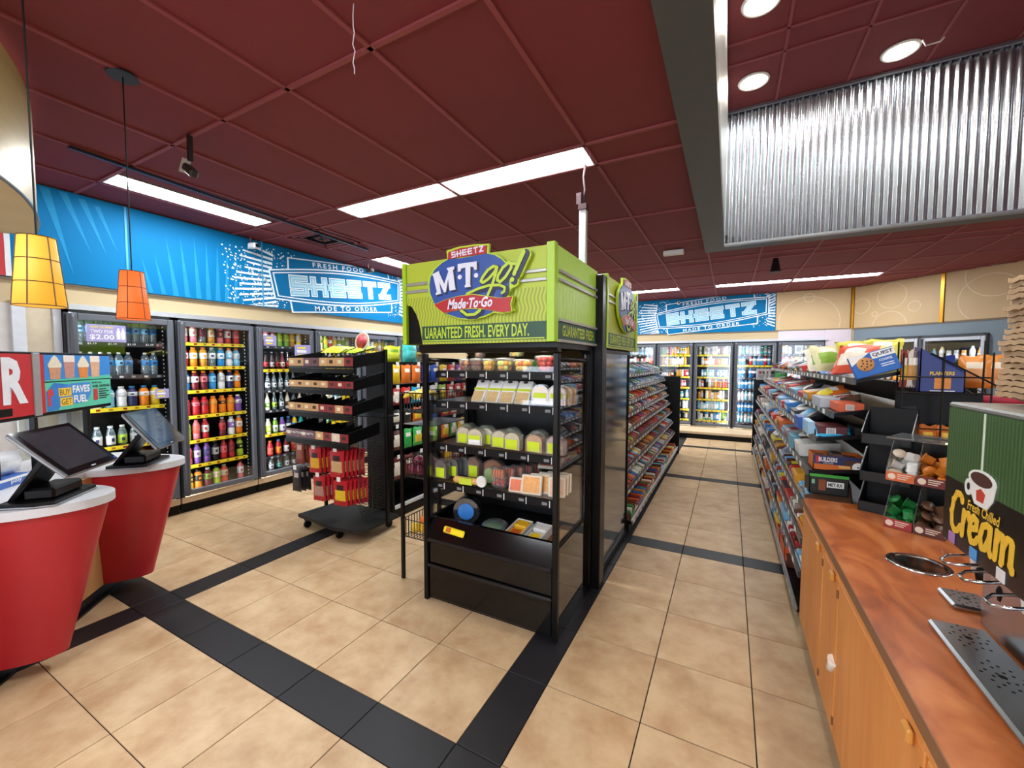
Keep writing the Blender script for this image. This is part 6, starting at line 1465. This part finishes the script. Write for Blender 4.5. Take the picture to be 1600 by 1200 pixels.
for k, (x, c, p, lb) in enumerate(((.775, '#8a2a22', '#c9a83a', 'dark red snack bag in the wire rack, left'), (.835, '#d9d2c4', '#c98a3a', 'tall grey snack pack leaning in the wire rack'), (.875, '#6a5a54', '#a8843a', 'brown snack pack next to the navy box'))):
    bag(.034, .19, .02, c, p, '#f0e8d8', T(.80 + (x - .775) * .4, 2.825, CZ + .625), lb, 'packs in the wire rack')
for k in range(4): bag(.075, .17, .04, '#d9772a', '#c9722e', '#f2c23a', T(.83 + k * .07, 2.825, CZ + .265), 'orange snack bag under the nut box, %s from left' % ORD[k], 'orange bags under the nut box')
for k in range(3): bag(.12, .17, .09, '#e08a34', '#e6a060', '#f6e2c8', T(1.13 + k * .09, 3.02 + .06 * k, CZ + .62) @ RZ(R(30 * k - 20)), 'orange and white wrapped bundle beside the cup carriers, %s from left' % ORD[k], 'orange bundles')
for k in range(5):
    o = MB().tube([(1.02, 2.92, 0), (1.18, 2.86, -.012), (1.36, 2.92, 0)], .022, 8).build('red_roll', mat('#a81f3a', .5, var=.1), None, True); o.location = (.03 * k, .02 * k, CZ + .58 - k * .034); tag(o, 'red fabric roll under the orange bundles, %s from the top' % ORD[k], 'fabric roll', 'red rolls')
sd_ = thing('side_table', 'dark stand carrying the red rolls beyond the dispenser', 'stand', (1.29, 2.99, 0)); MB().box(-.2, .3, -.14, .3, 0, CZ + .41, c=.01).build('body', mat('#171214', .5), sd_); MB().box(-.21, .31, -.15, .31, CZ + .41, CZ + .423, c=.004).build('top', BLACKM, sd_)

# ================================================================== ORDER PEDESTALS (diagonal counter)
def SN_(s, n, z=0): return ((-s + (n - 1.789)) / math.sqrt(2), (s + (n - 1.789)) / math.sqrt(2), z)
DR = R(135)
REDL = mat('#b3242e', .38, var=.06, scale=5); STONE = mat('#cfcfd2', .35, var=.06, scale=90)
ct = thing('order_counter', 'wood-fronted diagonal counter behind the red pedestals', 'counter', SN_(2.9, 0), DR)
MB().box(-1.6, .95, .0, .6, .085, .82).build('front_panel', wood_mat('m_panel', '#b8824e', '#bf8a56', '#c8965f', 5, .5, (1, 1, .2)), ct)
MB().box(-1.6, .95, .015, .6, 0, .085).box(-1.6, .95, -.012, .015, 0, .012).build('kick_plate', mat('#0d0f14', .3), ct)
MB().box(-1.6, .95, .02, .62, .82, .858).build('top', STONE, ct)
def pedestal(sc, label, tl, tabl):
    t = thing('order_pedestal', label, 'pedestal', SN_(sc, 0), DR, 'red order pedestals')
    def fn(u, v):
        a_ = math.pi + math.pi * u; k = v
        return ((.10 + .122 * k) * math.cos(a_) - .06 * (1 - v), (.225 + .155 * k) * math.sin(a_), .088 + .732 * v)
    MB().grid(fn, 32, 4).add([fn(u / 16, 0) for u in range(17)], [tuple(range(16, -1, -1))]).build('red_front', REDL, t, True)
    arc = [(.238 * math.cos(math.pi + math.pi * k / 32), .402 * math.sin(math.pi + math.pi * k / 32)) for k in range(33)]
    b = MB().prism(arc + [(.238, .02), (-.238, .02)], .818, .86, axis='z'); b.build('white_top', STONE, t)
    s, n_, z, tilt = tl
    tb = thing('order_tablet', tabl, 'tablet', SN_(s, n_, .86), DR, 'order tablets')
    al = R(90 - tilt); M = T(0, 0, z - .86) @ RX(-al)
    w, h = .18, .1425
    MB().box(-w, w, .0, .02, -h, h, c=.008, M=M).build('housing', mat('#8f9296', .35, .6), tb)
    MB().box(-w + .004, w - .004, -.003, .0, -h + .004, h - .004, M=M).build('bezel', mat('#0c0d10', .08, var=.05, spec=.8), tb)
    MB().box(-w + .03, w - .03, -.0045, -.003, -h + .034, h - .024, M=M).build('screen', mat('#33343a', .06, var=.25, scale=9, spec=1.0), tb)
    MB().box(-.014, .014, -.0045, -.003, -h + .012, -h + .017, M=M).build('maker_mark', mat('#b9bcc2', .4), tb); MB().box(w - .02, w - .016, -.0045, -.003, -h + .014, -h + .018, M=M).build('power_light', emit('#4a6aff', 1.5, 'led'), tb)
    yo = n_ - .0
    MB().prism([(-.01, .055), (.28, .055), (.295, .12), (.28, .27), (-.01, .27), (-.025, .12)], .002, .026, axis='z').build('base_plate', BLACKM, tb); MB().prism([(-.012, .052), (.282, .052), (.298, .12), (.282, .273), (-.012, .273), (-.028, .12)], .004, .010, axis='z').build('base_edge', mat('#9a9da2', .35, .5), tb)
    zb_ = z - .86
    MB().add([(.04, .265, .02), (.20, .265, .02), (.10, .045, zb_ + .02), (-.04, .045, zb_ + .02), (.04, .24, .02), (.20, .24, .02), (.10, .02, zb_ + .0), (-.04, .02, zb_ + .0)], [(0, 1, 2, 3), (7, 6, 5, 4), (0, 3, 7, 4), (1, 5, 6, 2), (3, 2, 6, 7)]).build('arm', BLACKM, tb)
    MB().box(.03, .23, .08, .20, .026, .08, c=.01).build('printer_block', BLACKM, tb); MB().tube([(-.08, .05, zb_), (.08, .05, zb_)], .03, 12).build('hinge', BLACK, tb, True)
pedestal(2.655, 'red flared order pedestal with white top, nearest the camera', (2.485, .335, 1.137, 45), 'order tablet on the nearest red pedestal, dark screen')
pedestal(3.461, 'red flared order pedestal farther back, below the orange pendant', (3.21, .365, 1.124, 53), 'order tablet on the farther red pedestal, reflecting screen')
# order sign board
NB = -.2
sg = thing('order_sign', 'red and teal order sign board standing behind the tablets', 'sign', SN_(3.0, NB), DR)
MB().box(-.9, .86, .0, .03, .36 + .855, .36 + 1.245, c=.004).build('frame', BLACKM, sg)
MB().box(-.9, .14, -.004, .0, 1.235, 1.592).box(.195, .225, -.006, 0, 1.235, 1.592).build('red_board', mat('#c5222c', .4, var=.05), sg)
MB().box(.14, .195, -.010, .0, 1.225, 1.60, c=.003).build('silver_post', mat('#b9bdc4', .3, .7), sg)
text('R', .165, .262, mat('#e8eaf0', .45), sg, T(.018, -.0055, 1.44) @ FRONT, bold=.05)
MB().box(-.2, -.01, -.006, -.004, 1.245, 1.288).build('dark_tab', BLACK, sg)
up = MB().box(.23, .855, -.004, .0, 1.425, 1.590).build('drink_poster', mat('#2f86d4', .45, var=.05), sg)
MB().prism([(.23, 1.425), (.855, 1.425), (.855, 1.452), (.5, 1.44), (.23, 1.432)], -.0048, -.004).build('teal_edge', mat('#4fc0a0', .45), up)
for k, x in enumerate((.315, .44, .57, .69)):
    if k in (0, 2): MB().prism([(x - .05, 1.51), (x + .05, 1.51), (x + .058, 1.528), (x + .04, 1.55), (x + .02, 1.575), (x, 1.588), (x - .02, 1.575), (x - .04, 1.55), (x - .058, 1.528)], -.006, -.004).build('cream_print', mat('#ecd9c0', .5, var=.3, scale=120), up)
    else: MB().box(x - .05, x + .05, -.006, -.004, 1.545, 1.588, c=.001).build('cream_print', mat('#ecdcd0', .5, var=.2, scale=100), up)
    MB().prism([(x - .05, 1.515), (x + .05, 1.515), (x + .04, 1.437), (x - .04, 1.437)] if k in (0, 2) else [(x - .052, 1.565), (x + .052, 1.565), (x + .04, 1.44), (x - .04, 1.44)], -.0055, -.004).build('cup_print', mat(['#c9906c', '#c08a7c', '#d9833a', '#d8a884'][k], .5, var=.3, scale=70), up)
lw = MB().box(.23, .855, -.004, .0, 1.238, 1.418).build('fuel_poster', mat('#58c4a4', .45, var=.05), sg)
MB().prism([(.235, 1.24), (.33, 1.24), (.42, 1.40), (.30, 1.415), (.235, 1.36)], -.0046, -.004).build('blue_swirl', mat('#2f7ac4', .45), lw)
MB().prism([(.34, 1.26), (.59, 1.272), (.635, 1.33), (.63, 1.405), (.45, 1.405), (.33, 1.37)], -.0050, -.004).build('blue_patch', mat('#3f8ad0', .45), lw)
MB().box(.335, .445, -.0056, -.005, 1.325, 1.378, M=T(0, 0, 0)).box(.345, .455, -.0056, -.005, 1.262, 1.316).build('yellow_patch', mat('#f2c43a', .45), lw)
DK = mat('#16161a', .5)
text('BUY', .09, .038, DK, lw, T(.39, -.006, 1.351) @ FRONT); text('GET', .09, .038, DK, lw, T(.40, -.006, 1.289) @ FRONT)
text('FAVES', .165, .05, PAPER, lw, T(.54, -.006, 1.365) @ FRONT, bold=.03); text('FUEL', .13, .05, PAPER, lw, T(.53, -.006, 1.298) @ FRONT, bold=.03)
text('EARN 5¢', .10, .016, DK, lw, T(.70, -.005, 1.398) @ FRONT, bold=.03); text('FUEL SAVINGS', .185, .018, DK, lw, T(.748, -.005, 1.374) @ FRONT, bold=.03)
MB().box(.66, .705, -.0055, -.004, 1.275, 1.355, c=.001).build('pump_print', mat('#b8323c', .5, var=.3, scale=60), lw)
MB().prism([(.245, 1.37), (.285, 1.38), (.29, 1.34), (.27, 1.33), (.268, 1.27), (.25, 1.27)], -.0055, -.004).build('nozzle_print', mat('#d8302c', .5), lw)
b = MB()
for j in range(5): b.box(.72, .80 + .03 * (j % 2), -.005, -.004, 1.345 - j * .016, 1.353 - j * .016)
b.build('small_print', DK, lw)
MB().box(.60, .635, .005, .03, .858, 1.215).box(.15, .175, .005, .03, .858, 1.215).box(-.12, -.09, .005, .03, .858, 1.215).build('sign_post', BLACKM, sg)
# sneeze guard and bits on the counter
sn = thing('sneeze_guard', 'clear glass sneeze guard on a steel post beside the order sign', 'sneeze guard', SN_(3.78, -.30), DR)
MB().tube([(.0, 0, .858), (.0, 0, 1.5)], .014, 10).build('post', mat('#9aa0a4', .3, .9), sn, True); MB().box(-.6, -.02, -.004, .004, .95, 1.5).build('pane', glass('#f2f6f4', .14, 'guard_glass', .02, dens=.14, dcol='#dfe6e2'), sn); MB().lathe([(.018, -.012), (.018, .012)], 10, c=(0, 0, 1.46)).build('clamp', CHROME, sn)
pl = thing('glove_box', 'blue and white glove box on the counter behind the near tablet', 'box', SN_(2.98, -.19, .858), DR)
MB().box(-.13, .11, 0, .12, 0, .05, c=.003).build('carton', mat('#3f6ab8', .45, var=.1), pl); text('poly', .07, .028, PAPER, pl, T(-.0, -.0015, .026) @ FRONT, bold=.02)
MB().box(-.13, .11, -.0008, 0, .036, .05).build('white_edge', PAPER, pl)
bag(.22, .13, .1, '#dfe2e6', '#e8eaec', '#d4d8de', T(*SN_(3.02, -.27, .908)) @ RZ(DR), 'crumpled white plastic bag on the glove box', 'white plastic bag', 'plastic_bag', 'plastic bag')

# ================================================================== PENDANTS
def shade_mat(col, hot, st):
    m, nt, out = newmat('m_shade'); N = nt.nodes.new; L = nt.links.new
    e = N('ShaderNodeEmission'); e.inputs[0].default_value = lin(hot); e.inputs[1].default_value = st
    no = N('ShaderNodeTexNoise'); no.inputs['Scale'].default_value = 30
    d = N('ShaderNodeBsdfPrincipled'); d.inputs['Base Color'].default_value = lin(col); d.inputs['Roughness'].default_value = .6
    a_ = N('ShaderNodeAddShader'); L(e.outputs[0], a_.inputs[0]); L(d.outputs[0], a_.inputs[1]); L(a_.outputs[0], out.inputs[0]); return m
def pendant(loc, zb_, zt_, rb, rt, col, hot, st, label):
    t = thing('pendant_lamp', label, 'pendant lamp', (loc[0], loc[1], zb_), R(20)); h = zt_ - zb_
    MB().lathe([(rb, 0), (rt, h)], 28).build('shade', shade_mat(col, hot, st), t, True)
    t.children[-1].data.polygons
    b = MB()
    for k in range(4): rr = rb + (rt - rb) * k / 3; b.tube([((rr + .001) * math.cos(a_ * math.pi / 14), (rr + .001) * math.sin(a_ * math.pi / 14), h * k / 3) for a_ in range(28)], .0016, 5, closed=True)
    for k in range(6): a_ = k * math.pi / 3; b.tube([((rb + .001) * math.cos(a_), (rb + .001) * math.sin(a_), 0), ((rt + .001) * math.cos(a_), (rt + .001) * math.sin(a_), h)], .0017, 5)
    b.build('wire_frame', mat('#4a2a14', .5), t)
    MB().lathe([(rb - .006, .004), (.0001, .0045)], 20).build('diffuser', emit('#fff0c0', 2.4, 'bulb_glow'), t)
    MB().tube([(0, 0, h), (0, 0, ZC - zb_)], .0028, 6).build('cord', BLACK, t)
    MB().lathe([(.062, ZC - zb_ - .012), (.062, ZC - zb_ - .003), (.02, ZC - zb_ - .001)], 20).build('canopy', mat('#23262c', .5), t, True)
pendant((-2.70, .967), 1.765, 2.005, .066, .046, '#cc5a26', '#ff7430', .42, 'orange cone pendant lamp above the farther pedestal')
pendant((-2.165, .517), 1.745, 1.985, .066, .046, '#c99a3a', '#ffb838', .40, 'yellow cone pendant lamp above the nearest pedestal')
# curved gold header at the top left
fa = thing('curved_header', 'curved brushed gold header over the order counter', 'header', SN_(2.0, 0), DR)
def arcp(u):
    s = -.5 + u * 1.89; k = max(0, s) / 1.39
    return (s, -.27 + .57 * k ** 1.8)
GOLD = mat('#bfa970', .4, .12, .15, 4, stretch=(1, 1, 12))
MB().grid(lambda u, v: (*arcp(u), 2.34 + v * .61), 24, 1).add([(*arcp(k / 24), 2.34) for k in range(25)] + [(1.39, .9, 2.34), (-.5, .9, 2.34)], [tuple(range(26, -1, -1))]).build('fascia', GOLD, fa, True)
MB().tube([(*arcp(k / 24), 2.345) for k in range(25)], .008, 6).tube([(1.39, .30, 2.34), (1.39, .30, 2.95)], .010, 6).build('edge_bead', mat('#8a8578', .3, .8), fa)
MB().box(1.38, 1.395, .30, .9, 2.34, 2.955).build('end_panel', mat('#c2b48c', .5, .1), fa)

# ================================================================== SMALL THINGS ON THE CEILING
def cam_unit(loc, rz, label, col):
    t = thing('security_camera', label, 'camera', loc, rz, 'security cameras')
    MB().tube([(0, 0, 0), (0, 0, -.07), (.0, -.03, -.09)], .009, 6).build('bracket', mat('#6d3436', .6), t); MB().box(-.03, .03, -.09, .02, -.14, -.08, c=.012).build('body', mat(col, .4), t); MB().lathe([(.02, -.094), (.018, -.1), (.0001, -.1)], 12, M=T(0, 0, -.11) @ RX(R(90)) @ T(0, 0, 0), c=(0, 0, .19)).build('lens', BLACK, t)
cam_unit((-4.80, 2.78, 2.96), R(100), 'small white security camera at the mural near the first ceiling light', '#c9ccd0')
cam_unit((-4.6, 4.3, 2.96), R(90), 'small dark security camera at the mural near the name badge', '#3a3032')
cam_unit((-1.02, 9.75, 2.96), R(10), 'white security camera above the back wall mural', '#d2d4d8')
t = thing('ceiling_projector', 'dark angled spotlight on a pipe under the left ceiling', 'spotlight', (-3.03, 1.40, ZC))
MB().box(-.012, .012, -.012, .012, -.16, 0).build('pipe', mat('#1f1a1c', .5), t); MB().box(-.07, .05, -.02, .03, -.24, -.19, c=.01, M=RY(R(35)) @ T(.12, 0, .03)).build('head', mat('#3b3538', .4, .4), t); MB().box(-.09, -.084, -.02, .03, -.26, -.17, M=RY(R(35)) @ T(.12, 0, .03)).build('face', mat('#b9b2b0', .4), t)
pts = [(.004 * math.sin(k * 1.7), .003 * math.cos(k * 2.3), -.27 * k / 12) for k in range(13)]
o = MB().tube(pts, .0022, 5).build('hanging_string', mat('#e8e2e4', .6), None, True); o.location = (-1.345, 1.202, ZC - .012); tag(o, 'short white string dangling from the maroon ceiling', 'string')
o = MB().box(-.12, .12, -.04, .04, -.055, 0, c=.006).build('alarm_box', mat('#d8d4d2', .5)); o.location = (-.66, 5.61, ZC - .008); tag(o, 'white rectangular box on the ceiling beside the grey beam', 'alarm box')
o = MB().lathe([(.03, -.03), (.06, -.2), (.075, -.21), (.0001, -.205)], 16).build('ceiling_speaker', mat('#171417', .5), None, True); o.location = (.51, 6.55, ZC); tag(o, 'black cone speaker under the ceiling beyond the light well', 'speaker')
o = MB().box(-.012, .012, 0, 2.7, -.02, 0).build('track_rail', mat('#3a3b44', .35, .5)); o.location = (-3.86, 1.09, ZC - .008); o.rotation_euler = (0, 0, R(4)); tag(o, 'thin dark track rail along the ceiling near the mural', 'track rail')
o = MB().tube([(0, 0, 0), (.03, .02, -.05), (.12, .0, -.06), (.14, -.02, -.04)], .006, 6).build('loose_conduit', mat('#cfcaca', .5), None, True); o.location = (1.45, 5.1, ZW - .01); tag(o, 'loose white conduit end in the light well ceiling', 'conduit')
